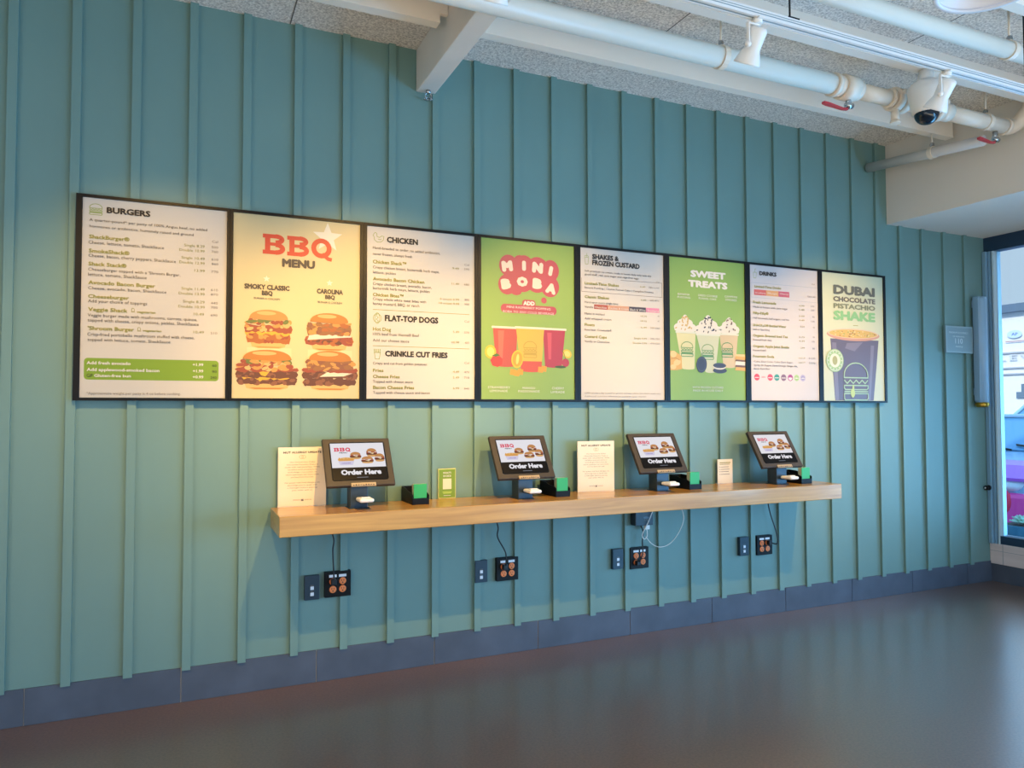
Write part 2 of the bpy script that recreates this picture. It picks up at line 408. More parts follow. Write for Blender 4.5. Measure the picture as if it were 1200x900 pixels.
a.rect(-.3, -.25, .3, -.22, mat('sign_rust', '#b98b8b', .5)); a.build('sign', bl, (-.07, -.85, 4.0), (0, 0, -math.pi/2))
a = Art(); a.text('LEWI', 0, 0, 1.5, .2, mat('pale_letter', '#d3d0cf', .6), bold=.02, spacing=1.3); a.build('lettering', bl, (-.06, -.3, 3.14), (0, 0, -math.pi/2))

def car(loc, label, body, trim, bumper, group):
    t = thing('parked_car', label, 'car', loc, group)
    # side outline x (0 = nose) against z, extruded across the width
    q = MB(); q.prism([(0, .32), (.02, .72), (.25, .86), (1.35, 1.0), (1.5, 1.02), (3.9, 1.05), (4.3, .98), (4.38, .35), (3.75, .24), (.6, .24)], 1.8, 'y', -.9, 0)
    o = q.build('body', body, t); m = o.modifiers.new('bevel', 'BEVEL'); m.width = .08; m.segments = 3; m.limit_method = 'ANGLE'
    q = MB(); q.prism([(1.3, 1.0), (2.15, 1.44), (3.3, 1.46), (4.0, 1.04)], 1.5, 'y', -.75); o = q.build('cabin', mat('car_glass_blue', '#4f86ad', .08), t); m = o.modifiers.new('bevel', 'BEVEL'); m.width = .06; m.segments = 3
    q = MB(); q.bbox(2.1, 3.35, -.72, .72, 1.425, 1.475, .02); q.build('roof', body, t)
    for s in (-1, 1):
        q = MB(); q.tube([(1.32, s*.74, 1.02), (2.15, s*.74, 1.46)], .03); q.build('pillar', body, t)
        q = MB(); q.sphere((.06, s*.66, .68), .16, sc=(.5, 1.1, .5)); q.build('headlight', mat('headlight_lens', '#d9e6ee', .1), t)
        q = MB(); q.sphere((-.06, s*.62, .5), .15, sc=(.3, .8, 1.0)); q.build('fog_light', mat('fog_red', '#f0254f', .2), t)
        for x in (.85, 3.5):
            q = MB(); q.cyl((x, s*.92, .31), (x, s*.68, .31), .31, n=24); q.cyl((x, s*.925, .31), (x, s*.91, .31), .19, n=16, mi=1); q.build('wheel', [BLACKM, CHROME], t)
        q = MB(); q.bbox(1.35, 1.5, s*.92-.07, s*.92+.07, 1.0, 1.13, .02); q.build('mirror', trim, t)
    q = MB(); q.bbox(-.07, .12, -.91, .91, .22, .6, .05); q.build('bumper', bumper, t)
    q = MB(); q.prism([(-.03, .735), (.24, .875), (.55, .915), (.55, .935), (.22, .90), (-.04, .77)], 1.78, 'y', -.89); q.build('hood_trim', trim, t)
    q = MB(); q.tube([(1.22, -.6, 1.02), (1.42, .1, 1.08)], .012); q.tube([(1.22, .05, 1.02), (1.42, .65, 1.08)], .012); q.build('wiper', BLACKM, t)
    return t
LB = mat('car_paint_ice_blue', '#7ba3c4', .25); PUR = mat('car_trim_violet', '#b45bd0', .3); MAG = mat('car_paint_magenta', '#e23a96', .3)
car((8.6, 1.95, -.1), 'ice blue car with a magenta bumper parked right outside the window', LB, PUR, MAG, 'parked cars')
second = car((15.0, 5.5, -.1), 'pale blue car parked behind the magenta-bumpered car', mat('car_paint_pale', '#8fb3c4', .3), LB, LB, 'parked cars'); second.scale = (1.2, 1.1, 1.2)

pb = thing('planter_box', 'teal rectangular planter on the ledge outside the window', 'planter', (6.75, -.18, .345))
q = MB(); q.bbox(-.11, .11, -.5, .36, 0, .085, .006); q.build('trough', mat('teal_planter', '#2f6b86', .5), pb)
q = MB(); q.box(-.1, .1, -.49, .35, .08, .0865); q.build('soil', mat('dark_soil', '#3a3230', .95), pb)
SUC = mat('succulent_green', '#a9c9b2', .5)
for i, (dy, sc, lb) in enumerate(((.2, .1, 'pale green succulent rosette at the corner end of the teal planter'), (-.08, .085, 'pale green succulent rosette in the middle of the teal planter'), (-.33, .09, 'pale green succulent rosette at the far-from-corner end of the teal planter'))):
    t = thing('succulent', lb, 'plant', (6.75, -.18+dy, .431), 'succulents in the window planter')
    q = MB()
    for ring, (n, el, L) in enumerate(((9, 15, 1.0), (8, 38, .95), (6, 62, .85), (3, 80, .6))):
        for j in range(n):
            th = 2*math.pi*j/n+ring*.5; e = math.radians(el); d = Vector((math.cos(th)*math.cos(e), math.sin(th)*math.cos(e), math.sin(e)))
            sd = Vector((-math.sin(th), math.cos(th), 0)); n_ = d.cross(sd); l = sc*L
            v = []
            for u_, ww in ((0, .12), (.35, .24), (.7, .26), (.9, .14), (1, .02)):
                for s_ in (-1, 0, 1): v.append(d*l*u_+sd*s_*ww*l+n_*(.06*l if s_ == 0 else 0)*-1+Vector((0, 0, .012)))
            q.add(v, [(r_*3+c_, r_*3+c_+1, r_*3+c_+4, r_*3+c_+3) for r_ in range(4) for c_ in range(2)], 0, True)
    o = q.build('leaves', SUC, t); m = o.modifiers.new('thick', 'SOLIDIFY'); m.thickness = .006

# blue fill light added just inside the side windows, to boost the daylight
al = bpy.data.lights.new('added_window_fill', 'AREA'); al.shape = 'RECTANGLE'; al.size = 8.2; al.size_y = 1.5; al.energy = RIGHT_W; al.color = (.2, .56, 1.0)
ao = bpy.data.objects.new('added_window_fill', al); COL.objects.link(ao); ao.location = (XR-.1, -4.6, 1.16); ao.rotation_euler = Vector((-1, 0.15, .0)).to_track_quat('-Z', 'Y').to_euler()
# added upward fill behind the camera, there to brighten the ceiling
al = bpy.data.lights.new('added_uplight_fill', 'AREA'); al.shape = 'RECTANGLE'; al.size = 8.5; al.size_y = 3.2; al.energy = UPFILL_W; al.color = (1.0, .87, .6)
ao = bpy.data.objects.new('added_uplight_fill', al); COL.objects.link(ao); ao.location = (1.6, -6.6, .03); ao.rotation_euler = (math.pi, 0, 0)
# fill light added at the left to lift the bulkhead and beam faces
al = bpy.data.lights.new('added_left_fill', 'AREA'); al.shape = 'RECTANGLE'; al.size = 5.5; al.size_y = 2.6; al.energy = LEFT_W; al.color = (1.0, .95, .88)
ao = bpy.data.objects.new('added_left_fill', al); COL.objects.link(ao); ao.location = (XL+.1, -5.6, 1.6); ao.rotation_euler = Vector((1, 0, 0)).to_track_quat('-Z', 'Y').to_euler()

# ---------------------------------------------------------------- wall shelf
ZT = .941
sh = MB(); sh.bbox(.442, 4.127, -.39, -.0195, .841, ZT, .003)
tag(sh.build('wall_shelf', WOOD), 'long pale oak shelf fixed along the teal board wall under the menu boards', 'shelf')

# ---------------------------------------------------------------- menu boards
TONE = .68
ZB = 1.510; YF = -.042
PX = {1: (-.434, .212), 2: (.243, .899), 3: (.938, 1.578), 4: (1.618, 2.248), 5: (2.291, 2.926), 6: (2.970, 3.614), 7: (3.660, 4.309), 8: (4.349, 4.994)}
BH = .965
EDGE = [-.462]+[(PX[i][1]+PX[i+1][0])/2 for i in range(1, 8)]+[5.018]
BLAB = {1: 'menu board headed BURGERS with a lime green add-on box, leftmost of the row', 2: 'cream poster board reading BBQ MENU above four stacked burgers',
 3: 'white menu board headed CHICKEN, FLAT-TOP DOGS and CRINKLE CUT FRIES', 4: 'green poster board reading MINI BOBA over three fruit drinks',
 5: 'white menu board headed SHAKES & FROZEN CUSTARD', 6: 'green poster board reading SWEET TREATS over three whipped shakes',
 7: 'white menu board headed DRINKS with a row of small round emblems', 8: 'pale poster board for the Dubai chocolate pistachio shake, rightmost of the row'}
BGC = {1: PAPER, 2: mat('cream_poster', '#dfd0a2', .5), 3: PAPER, 4: mat('green_poster', '#97b95a', .5), 5: PAPER, 6: mat('green_poster_b', '#92b957', .5), 7: mat('white_card_cool', '#dedadc', .6), 8: mat('mint_cream_poster', '#dfe5c4', .5)}
board = {}
for i in range(1, 9):
    x0, x1 = PX[i]; t = thing('menu_board', BLAB[i], 'menu board', (x0, -.02, ZB), 'menu boards in a row on the wall'); board[i] = t
    ea, eb = EDGE[i-1]-x0+.0006, EDGE[i]-x0-.0006; pw = x1-x0; zt, zb = 2.49-ZB, 1.499-ZB
    q = MB(); yf, yb = -.027, .0005
    q.box(ea, eb, -.014, yb, zb, zt)
    q.box(ea, 0, yf, -.013, zb, zt); q.box(pw, eb, yf, -.013, zb, zt); q.box(0, pw, yf, -.013, BH, zt); q.box(0, pw, yf, -.013, zb, .003)
    q.build('frame', BLACK, t)
    q = MB(); q.box(0, pw, -.0195, -.0145, .003, BH); q.build('panel', BGC[i], t)
YP = -.0197     # face of the printed panel in board coordinates

TXTSTYLE = {'heading': (INK, .05), 'dog_heading': (INK, .05), 'fries_heading': (INK, .05), 'intro_text': (INKG, 0.0), 'item_names': (OLIVE, .03), 'item_descriptions': (INKG, .006),
 'prices': (OLIVE, .006), 'calories': (INKL, 0.0), 'addon_text': (WHITE, .03), 'addon_dark_text': (INK, .008), 'footnote': (INKL, 0.0), 'menu_word': (mat('ink_brown_grey', '#5a5046', .6), .06),
 'small_text': (INKG, .01), 'add_word': (WHITE, .06), 'banner_text': (WHITE, .012), 'drink_names': (WHITE, .012), 'badge_text': (WHITE, .01), 'shake_names': (WHITE, .012),
 'title_dubai': (mat('ink_title_grey', '#6f7167', .6), .06), 'title_chocolate': (mat('ink_title_brown', '#77736d', .6), .05), 'title_pistachio': (mat('ink_title_olive', '#8d9579', .6), .05), 'title_shake': (mat('ink_title_green', '#96cf93', .6), .06)}
TX={
1:{
 'heading':[
  ('BURGERS',101,897,191,30),
 ],
 'intro_text':[
  ('A quarter-pound* per patty of 100% Angus beef, no added',29,852,523,13),
  ('hormones or antibiotics, humanely raised and ground',30,821,459,13),
 ],
 'item_names':[
  ('ShackBurger®',29,767,173,19),
  ('SmokeShack®',29,699,174,19),
  ('Shack Stack®',28,636,163,19),
  ('Avocado Bacon Burger',29,546,289,19),
  ('Cheeseburger',29,480,175,18),
  ('Veggie Shack',30,417,168,19),
  ("'Shroom Burger",30,326,198,19),
  ('vegetarian',238,418,83,12),
  ('vegetarian',265,328,84,11),
 ],
 'item_descriptions':[
  ('Cheese, lettuce, tomato, ShackSauce',27,742,328,15),
  ('Cheese, bacon, cherry peppers, ShackSauce',28,678,381,15),
  ("Cheeseburger topped with a 'Shroom Burger,",28,612,402,14),
  ('lettuce, tomato, ShackSauce',28,587,251,15),
  ('Cheese, avocado, bacon, ShackSauce',29,522,339,14),
  ('Add your choice of toppings',29,459,254,15),
  ('Veggie burger made with mushrooms, carrots, quinoa,',29,391,482,15),
  ('topped with cheese, crispy onions, pickles, ShackSauce',29,367,489,15),
  ('Crisp-fried portobello mushroom stuffed with cheese,',29,299,470,15),
  ('topped with lettuce, tomato, ShackSauce',30,274,359,14),
 ],
 'prices':[
  ('Single 8.29',446,766,95,13),
  ('Double 10.99',424,741,117,13),
  ('Single 10.49',434,703,108,13),
  ('Double 12.99',425,679,117,13),
  ('13.99',495,641,48,13),
  ('Single 11.49',436,547,108,13),
  ('Double 13.99',424,522,120,13),
  ('Single 8.29',444,482,100,13),
  ('Double 10.99',423,456,122,13),
  ('10.49',494,420,48,13),
  ('10.49',494,329,49,13),
 ],
 'calories':[
  ('Cal',576,796,28,12),
  ('500',574,767,31,12),
  ('760',574,744,31,12),
  ('610',574,704,32,12),
  ('860',575,681,31,12),
  ('770',573,641,34,12),
  ('610',573,548,33,12),
  ('870',573,525,34,11),
  ('440',573,481,33,12),
  ('700',574,458,32,12),
  ('690',573,419,32,11),
  ('510',574,327,31,12),
 ],
 'addon_text':[
  ('Add fresh avocado',28,162,187,15),
  ('Add applewood-smoked bacon',29,130,313,15),
  ('Gluten-free bun',60,102,157,14),
  ('+1.99',492,164,50,14),
  ('+1.99',493,132,49,14),
  ('+0.99',493,102,50,14),
 ],
 'addon_dark_text':[
  ('GF',29,101,26,16),
  ('60',583,162,22,12),
  ('90',583,131,22,12),
  ('240',576,101,29,12),
 ],
 'footnote':[
  ('*Approximate weight per patty is 4 oz before cooking.',29,18,409,12),
 ],
},
2:{
 'menu_word':[
  ('MENU',243,699,171,45),
 ],
 'item_names':[
  ('SMOKY CLASSIC',56,572,227,27),
  ('BBQ',142,542,55,25),
  ('CAROLINA',424,569,140,27),
  ('BBQ',468,541,53,23),
 ],
 'small_text':[
  ('BURGER & CHICKEN',104,521,129,9),
  ('BURGER & CHICKEN',430,519,129,10),
 ],
},
3:{
 'heading':[
  ('CHICKEN',112,881,181,33),
 ],
 'dog_heading':[
  ('FLAT-TOP DOGS',102,437,314,35),
 ],
 'fries_heading':[
  ('CRINKLE CUT FRIES',104,240,369,32),
 ],
 'intro_text':[
  ('Hand-breaded to order, no added antibiotics,',33,838,393,15),
  ('never frozen, always fresh',33,804,226,15),
  ('Crispy and cut from golden potatoes',36,194,312,14),
 ],
 'item_names':[
  ('Chicken Shack™',33,757,192,20),
  ('Avocado Bacon Chicken',34,662,298,19),
  ('Chicken Bites™',34,573,175,19),
  ('Hot Dog',35,381,103,20),
  ('Fries',36,152,60,18),
  ('Cheese Fries',36,118,153,18),
  ('Bacon Cheese Fries',37,57,236,19),
 ],
 'item_descriptions':[
  ('Crispy chicken breast, buttermilk herb mayo,',34,729,388,15),
  ('lettuce, pickles',34,701,130,15),
  ('Crispy chicken breast, avocado, bacon,',34,636,342,15),
  ('buttermilk herb mayo, lettuce, pickles',34,612,330,15),
  ('Crispy whole white meat bites with',34,551,308,15),
  ('honey mustard, BBQ, or ranch',35,525,267,16),
  ('100% beef from Vienna® Beef',35,356,266,15),
  ('Add our cheese sauce',35,321,208,15),
  ('Topped with cheese sauce',36,92,229,14),
  ('Topped with cheese sauce and bacon',37,31,329,14),
 ],
 'prices':[
  ('9.49',501,759,42,12),
  ('11.49',497,669,47,12),
  ('6 count 6.99',426,577,118,12),
  ('10 count 9.99',420,552,124,12),
  ('5.49',505,388,39,12),
  ('+0.99',495,327,49,12),
  ('4.49',505,156,39,12),
  ('5.49',505,122,39,13),
  ('6.99',505,60,39,12),
 ],
 'calories':[
  ('Cal',576,786,30,12),
  ('590',574,760,32,12),
  ('680',574,669,32,12),
  ('300',576,579,30,13),
  ('500',576,554,30,12),
  ('Cal',576,452,30,12),
  ('370',574,387,32,12),
  ('60',580,327,24,13),
  ('Cal',576,209,30,12),
  ('470',574,155,32,12),
  ('710',574,122,32,13),
  ('840',574,59,32,12),
 ],
},
4:{
 'add_word':[
  ('ADD',277,575,76,26),
 ],
 'banner_text':[
  ('MINI RASPBERRY POPPING',167,553,295,13),
  ('BOBA TO ANY COLD BEVERAGE',143,525,343,13),
 ],
 'drink_names':[
  ('STRAWBERRY',44,68,144,13),
  ('LEMONADE',56,47,116,13),
  ('MANGO',271,66,84,13),
  ('PASSIONADE',242,46,143,13),
  ('CHERRY',470,66,84,14),
  ('LIMEADE',462,43,96,13),
 ],
},
5:{
 'heading':[
  ('SHAKES &',88,897,198,33),
  ('FROZEN CUSTARD',88,859,358,33),
 ],
 'intro_text':[
  ('Soft premium ice cream, made in house daily only with the',32,813,504,12),
  ('good stuff: real cane sugar and cage-free eggs',32,791,406,12),
 ],
 'item_names':[
  ('Limited-Time Shakes',31,731,255,18),
  ('Classic Shakes',31,645,180,18),
  ('Floats',30,468,73,18),
  ('Custard Cups',29,393,163,18),
 ],
 'item_descriptions':[
  ("Banana Pudding | Cookie Funnel Cake | Campfire S'mores",31,707,522,11),
  ('Hand-spun every single time',31,614,248,13),
  ('Vanilla',30,583,63,13),
  ('Make it malted',30,541,146,13),
  ('Add whipped cream',30,510,197,13),
  ('Root beer, Creamsicle®',30,439,198,13),
  ('Vanilla or Chocolate',29,365,184,13),
 ],
 'prices':[
  ('6.49',449,739,41,10),
  ('6.49',454,652,41,10),
  ('+0.75',447,546,52,10),
  ('+0.75',447,514,51,10),
  ('6.49',452,472,46,10),
  ('Single 4.49',399,399,98,11),
  ('Double 5.99',390,368,107,11),
 ],
 'calories':[
  ('Cal',578,778,21,10),
  ('780-1,100',516,739,82,10),
  ('680-810',525,654,73,10),
  ('40',584,552,15,10),
  ('60',584,519,15,10),
  ('500-560',526,472,73,10),
  ('280-320',526,401,72,10),
  ('470-560',525,370,72,10),
 ],
 'badge_text':[
  ('Chocolate',106,585,87,12),
  ('Cookies & Cream',207,585,150,12),
  ('Black & White',370,583,119,14),
  ('Strawberry',504,584,90,12),
 ],
 'footnote':[
  ('2,000 calories a day is used for general nutrition advice, but calorie needs vary',27,41,573,9),
  ('Additional nutrition information available upon request',27,21,462,9),
 ],
},
6:{
 'heading':[
  ('SWEET',176,839,301,47),
  ('TREATS',155,771,337,47),
 ],
 'shake_names':[
  ('BANANA',70,710,98,13),
  ('PUDDING',67,689,105,13),
  ('OREO COOKIE',238,711,165,14),
  ('FUNNEL CAKE',244,691,149,13),
  ('CAMPFIRE',466,717,112,13),
  ("S'MORES",472,694,101,14),
 ],
 'small_text':[
  ('WITH FROZEN CUSTARD',184,84,261,13),
  ('MADE IN HOUSE DAILY',188,62,254,13),
 ],
},
7:{
 'heading':[
  ('DRINKS',90,894,159,30),
 ],
 'item_names':[
  ('Limited-Time Drinks',44,804,248,17),
  ('Fresh Lemonade',30,690,212,20),
  ('Fifty-Fifty®',29,613,141,19),
  ('SHACK₂O® Bottled Water',27,528,308,17),
  ('Organic Brewed Iced Tea',26,454,323,18),
  ('Organic Apple Juice Bottle',25,379,335,18),
  ('Fountain Soda',23,307,195,18),
 ],
 'item_descriptions':[
  ('Made in house with cane sugar',29,660,324,13),
  ('Half lemonade, half organic iced tea',28,581,335,13),
  ('Still or Sparkling',27,500,150,13),
  ('Brewed fresh daily',25,426,173,13),
  ('Honest Kids®',24,351,119,14),
  ('Coke, Diet Coke, Coke Zero Sugar,',30,273,365,12),
  ('Sprite, Dr Pepper, Fanta Orange, Ginger Ale,',30,246,408,13),
  ("Barq's Root Beer",30,222,148,12),
 ],
 'prices':[
  ('4.99',460,691,53,11),
  ('5.49',459,662,54,12),
  ('3.99',458,615,54,11),
  ('4.49',458,585,53,11),
  ('3.29',470,539,43,11),
  ('3.79',455,461,57,11),
  ('4.29',455,432,56,11),
  ('2.99',470,382,40,12),
  ('Small 3.29',449,308,63,11),
  ('Large 3.79',448,276,63,11),
 ],
 'calories':[
  ('Cal',588,858,30,11),
  ('120-140',545,764,78,11),
  ('170',577,694,34,11),
  ('250',577,663,33,12),
  ('90',589,615,24,11),
  ('130',575,581,37,12),
  ('0',594,537,17,11),
  ('0',592,466,17,11),
  ('10',585,433,24,11),
  ('35',584,381,24,11),
  ('0-230',549,308,64,12),
  ('0-370',548,273,64,12),
 ],
 'badge_text':[
  ('Strawberry',50,762,96,11),
  ('Mango',166,765,87,11),
  ('Cherry',278,768,82,11),
 ],
},
8:{
 'title_dubai':[
  ('DUBAI',117,806,439,71),
 ],
 'title_chocolate':[
  ('CHOCOLATE',115,751,444,39),
 ],
 'title_pistachio':[
  ('PISTACHIO',115,699,443,38),
 ],
 'title_shake':[
  ('SHAKE',115,611,441,72),
 ],
},
}
ONE = {'heading': 'heading_line', 'intro_text': 'intro_line', 'item_names': 'item_name', 'item_descriptions': 'item_description', 'prices': 'price', 'calories': 'calorie_count', 'addon_text': 'addon_line', 'addon_dark_text': 'addon_dark_word', 'small_text': 'small_line', 'banner_text': 'banner_line', 'drink_names': 'drink_name', 'badge_text': 'badge_word', 'shake_names': 'shake_name', 'footnote': 'footnote_line'}
for i, roles in TX.items():
    for role, lines in roles.items():
        m, bold = TXTSTYLE[role]
        if i == 6 and role in ('heading', 'small_text'): m, bold = WHITE, .06 if role == 'heading' else .012
        if i == 2 and role == 'item_names': m, bold = mat('ink_brown_grey', '#5a5046', .6), .06
        for (s_, x, z, w_, cap) in lines:
            a = Art(); a.layer = 60; a.text(s_, x/1000, z/1000, w_/1000, cap/1000, m, bold); a.build(ONE.get(role, role), board[i], (0, YP, 0))

def mm(f):
    """scale helper: art functions below work in millimetres on the sheet"""
    return f/1000.0
class Sheet(Art):
    def E(s, cx, cz, rx, rz, m, **k): s.ell(cx/1000, cz/1000, rx/1000, rz/1000, m, **k)
    def P(s, pts, m): s.poly([(x/1000, z/1000) for x, z in pts], m)
    def R(s, x0, z0, x1, z1, m): s.rect(x0/1000, z0/1000, x1/1000, z1/1000, m)
    def RR(s, x0, z0, x1, z1, r, m): s.rrect(x0/1000, z0/1000, x1/1000, z1/1000, r/1000, m)
    def Ln(s, pts, w, m, **k): s.line([(x/1000, z/1000) for x, z in pts], w/1000, m, **k)
    def Rg(s, cx, cz, rx, rz, w, m, **k): s.ring(cx/1000, cz/1000, rx/1000, rz/1000, w/1000, m, **k)
    def T(s, t, x, z, w, cap, m, **k): s.text(t, x/1000, z/1000, w/1000, cap/1000, m, **k)

def burger_emblem(S, x0, z0, x1, z1, w, m):
    """line-drawn burger: domed bun, wavy lettuce, two bars, bottom bun"""
    W = x1-x0; H = z1-z0; cx = (x0+x1)/2
    dome = [(x0, z0+H*.60)]+[(cx-W/2*math.cos(math.radians(t)), z0+H*.66+H*.34*math.sin(math.radians(t))) for t in range(0, 181, 15)]+[(x1, z0+H*.60)]
    S.Ln(dome, w, m, closed=True)
    S.Ln([(x0+W*j/16, z0+H*(.49+.045*math.cos(j*math.pi/2))) for j in range(17)], w, m)
    for za, zb in ((.28, .39), (.0, .17)):
        p = [(x0+W*.05, z0+H*za), (x1-W*.05, z0+H*za), (x1, z0+H*(za+.04)), (x1, z0+H*zb), (x0, z0+H*zb), (x0, z0+H*(za+.04))]; S.Ln(p, w, m, closed=True)
    S.Ln([(x0, z0+H*.225), (x1, z0+H*.225)], w, m)

def jig(x0, x1, z, h, n, seed):
    r = random.Random(seed); return [(x0+(x1-x0)*j/n, z+h*(r.random()-.5)) for j in range(n+1)]
BUN = [mat('bun_gold', '#c47f36', .5), mat('bun_tan', '#c79250', .5)]; BUNL = mat('bun_light', '#dcb878', .5); BUNB = mat('bun_base', '#e6bb74', .5)
PATTY = mat('patty_brown', '#6b3d2c', .5); PATTYL = mat('patty_light', '#8f5a40', .5); BACON = mat('bacon_red', '#a04a33', .5); ONION = mat('fried_onion', '#d79a50', .5)
CHEESE = mat('cheese_yellow', '#e8b438', .5); CHEESEW = mat('cheese_white', '#efe4cf', .5); PICK = mat('pickle_green', '#6f7a3c', .5); CHICK = mat('fried_chicken', '#b2652f', .5); MEAT = mat('pulled_meat', '#9a673c', .5)
PLATE = mat('picture_stand_cream', '#e9dcae', .5)
def burger(S, x0, z0, x1, z1, kind, bun=0):
    W = x1-x0; H = z1-z0; cx = (x0+x1)/2; r = random.Random(hash(kind) % 97 if not isinstance(kind, int) else kind); k = kind
    # bottom bun
    S.P([(x0+W*.13, z0+H*.16), (x0+W*.16, z0+H*.04), (x0+W*.28, z0), (x1-W*.28, z0), (x1-W*.16, z0+H*.04), (x1-W*.13, z0+H*.16)], BUNB)
    S.P([(x0+W*.2, z0+H*.05), (x0+W*.3, z0+H*.015), (x1-W*.3, z0+H*.015), (x1-W*.2, z0+H*.05)], BUN[bun])
    def slab(za, zb, ins, m, seed, n=14, rough=.05):
        up = jig(x0+W*ins, x1-W*ins, z0+H*zb, H*rough, n, seed); lo = jig(x0+W*ins, x1-W*ins, z0+H*za, H*rough, n, seed+9)
        S.P([(x0+W*(ins-.03), z0+H*(za+zb)/2)]+up+[(x1-W*(ins-.03), z0+H*(za+zb)/2)]+lo[::-1], m)
    def dots(za, zb, ins, ms, n, rx, rz):
        for j in range(n): S.E(x0+W*(ins+(1-2*ins)*r.random()), z0+H*(za+(zb-za)*r.random()), W*rx*(.6+.8*r.random()), H*rz*(.6+.8*r.random()), ms[j % len(ms)], rot=r.random()*60-30, n=9)
    if k == 1:      # fried chicken under cheese, bacon, onions and pickles
        slab(.14, .42, .07, CHICK, 3); dots(.18, .38, .1, [CHICK, ONION, BACON], 22, .05, .05)
        slab(.36, .46, .04, CHEESE, 5, rough=.1); S.P([(x1-W*.35, z0+H*.46), (x1-W*.12, z0+H*.44), (x1-W*.18, z0+H*.32)], CHEESE)
        slab(.42, .60, .03, BACON, 6); dots(.45, .72, .04, [ONION, BUNL, BACON], 34, .06, .055)
        dots(.68, .78, .12, [PICK], 8, .09, .05)
    elif k == 2:    # double beef, cheese, bacon, onion straws
        slab(.13, .30, .03, PATTY, 11); dots(.15, .28, .04, [PATTYL, PATTY], 24, .05, .045); slab(.27, .33, .12, CHEESE, 4, rough=.08)
        S.P([(x0+W*.3, z0+H*.33), (x0+W*.5, z0+H*.33), (x0+W*.38, z0+H*.2)], CHEESE)
        slab(.30, .47, .01, PATTY, 12); dots(.32, .46, .03, [PATTYL, PATTY], 24, .05, .045); S.P([(x0+W*.35, z0+H*.47), (x0+W*.55, z0+H*.48), (x0+W*.47, z0+H*.33), (x0+W*.4, z0+H*.36)], CHEESE)
        slab(.45, .54, .0, BACON, 13); dots(.5, .70, .06, [ONION, BUNL, BACON], 36, .06, .05); dots(.66, .78, .14, [PICK, ONION], 12, .09, .05)
    elif k == 3:    # pulled meat and white cheese
        slab(.16, .38, .02, BACON, 21); dots(.18, .34, .05, [PATTY, BACON, CHICK], 24, .06, .05); S.P([(x0+W*.05, z0+H*.27), (x0+W*.6, z0+H*.34), (x1-W*.03, z0+H*.38), (x1-W*.06, z0+H*.46), (x0+W*.1, z0+H*.44)], CHEESEW)
        slab(.42, .72, .06, MEAT, 22); dots(.45, .72, .08, [MEAT, ONION, PATTYL, CHICK], 44, .08, .05)
    else:           # double beef, white cheese, pulled meat
        slab(.13, .30, .03, PATTY, 31); dots(.15, .28, .04, [PATTYL, PATTY], 26, .05, .045); slab(.30, .47, .0, PATTY, 32); dots(.31, .45, .03, [PATTYL, PATTY], 26, .05, .045)
        S.P([(x0+W*.3, z0+H*.34), (x0+W*.75, z0+H*.36), (x1-W*.08, z0+H*.44), (x0+W*.45, z0+H*.46)], CHEESEW)
        slab(.46, .55, .0, BACON, 33); slab(.52, .74, .09, MEAT, 34); dots(.53, .74, .1, [MEAT, ONION, PATTYL], 40, .07, .05)
    # top bun
    top = [(x0+W*.10, z0+H*.76)]+[(cx-W*.40*math.cos(math.radians(t)), z0+H*.74+H*.26*math.sin(math.radians(t))**.8) for t in range(8, 173, 8)]+[(x1-W*.10, z0+H*.76)]
    top += [(cx+W*.2, z0+H*.72), (cx-W*.2, z0+H*.74)]
    S.P(top, BUN[bun]); S.E(cx-W*.05, z0+H*.91, W*.2, H*.05, BUNL)

def slabB(S, x, z, w, h, m):
    s = w*.24; t = h*.2
    S.R(x+w*.10, z, x+w*.10+s, z+h, m); S.R(x, z, x+w*.62, z+t, m); S.R(x, z+h-t, x+w*.6, z+h, m); S.R(x+w*.2, z+h*.43, x+w*.62, z+h*.59, m)
    S.Ln([(x+w*.58+w*.30*math.sin(math.radians(a)), z+h*.755-(h*.155)*-math.cos(math.radians(a))) for a in range(0, 181, 15)], w*.21, m)
    S.Ln([(x+w*.58+w*.33*math.sin(math.radians(a)), z+h*.295+(h*.195)*math.cos(math.radians(a))) for a in range(0, 181, 15)], w*.22, m)
def bbq(S, x, z, w, h, m):
    lw = w*.31; slabB(S, x, z, lw, h, m); slabB(S, x+w*.345, z, lw, h, m)
    cx, cz = x+w*.845, z+h*.5; S.Rg(cx, cz, w*.115, h*.39, w*.072, m); S.Ln([(cx+w*.01, z+h*.22), (cx+w*.1, z-h*.02), (x+w, z-h*.05)], w*.055, m)

# board 1: burger icon, add-on box, vegetarian leaf marks
S = Sheet(); S.layer = 5; burger_emblem(S, 29, 884, 82, 937, 3.2, mat('ink_icon_green', '#a3b36a', .6)); S.build('burger_icon', board[1], (0, YP, 0))
S = Sheet(); S.RR(17, 89, 614, 193, 16, LIME); S.build('addon_box', board[1], (0, YP, 0))
for x, z in ((221, 428), (249, 335)): S = Sheet(); S.layer = 5; S.Rg(x, z+4, 6, 9, 2.5, OLIVE); S.Ln([(x-8, z-6), (x+2, z-5), (x+9, z-6)], 2.5, OLIVE); S.build('leaf_mark', board[1], (0, YP, 0))
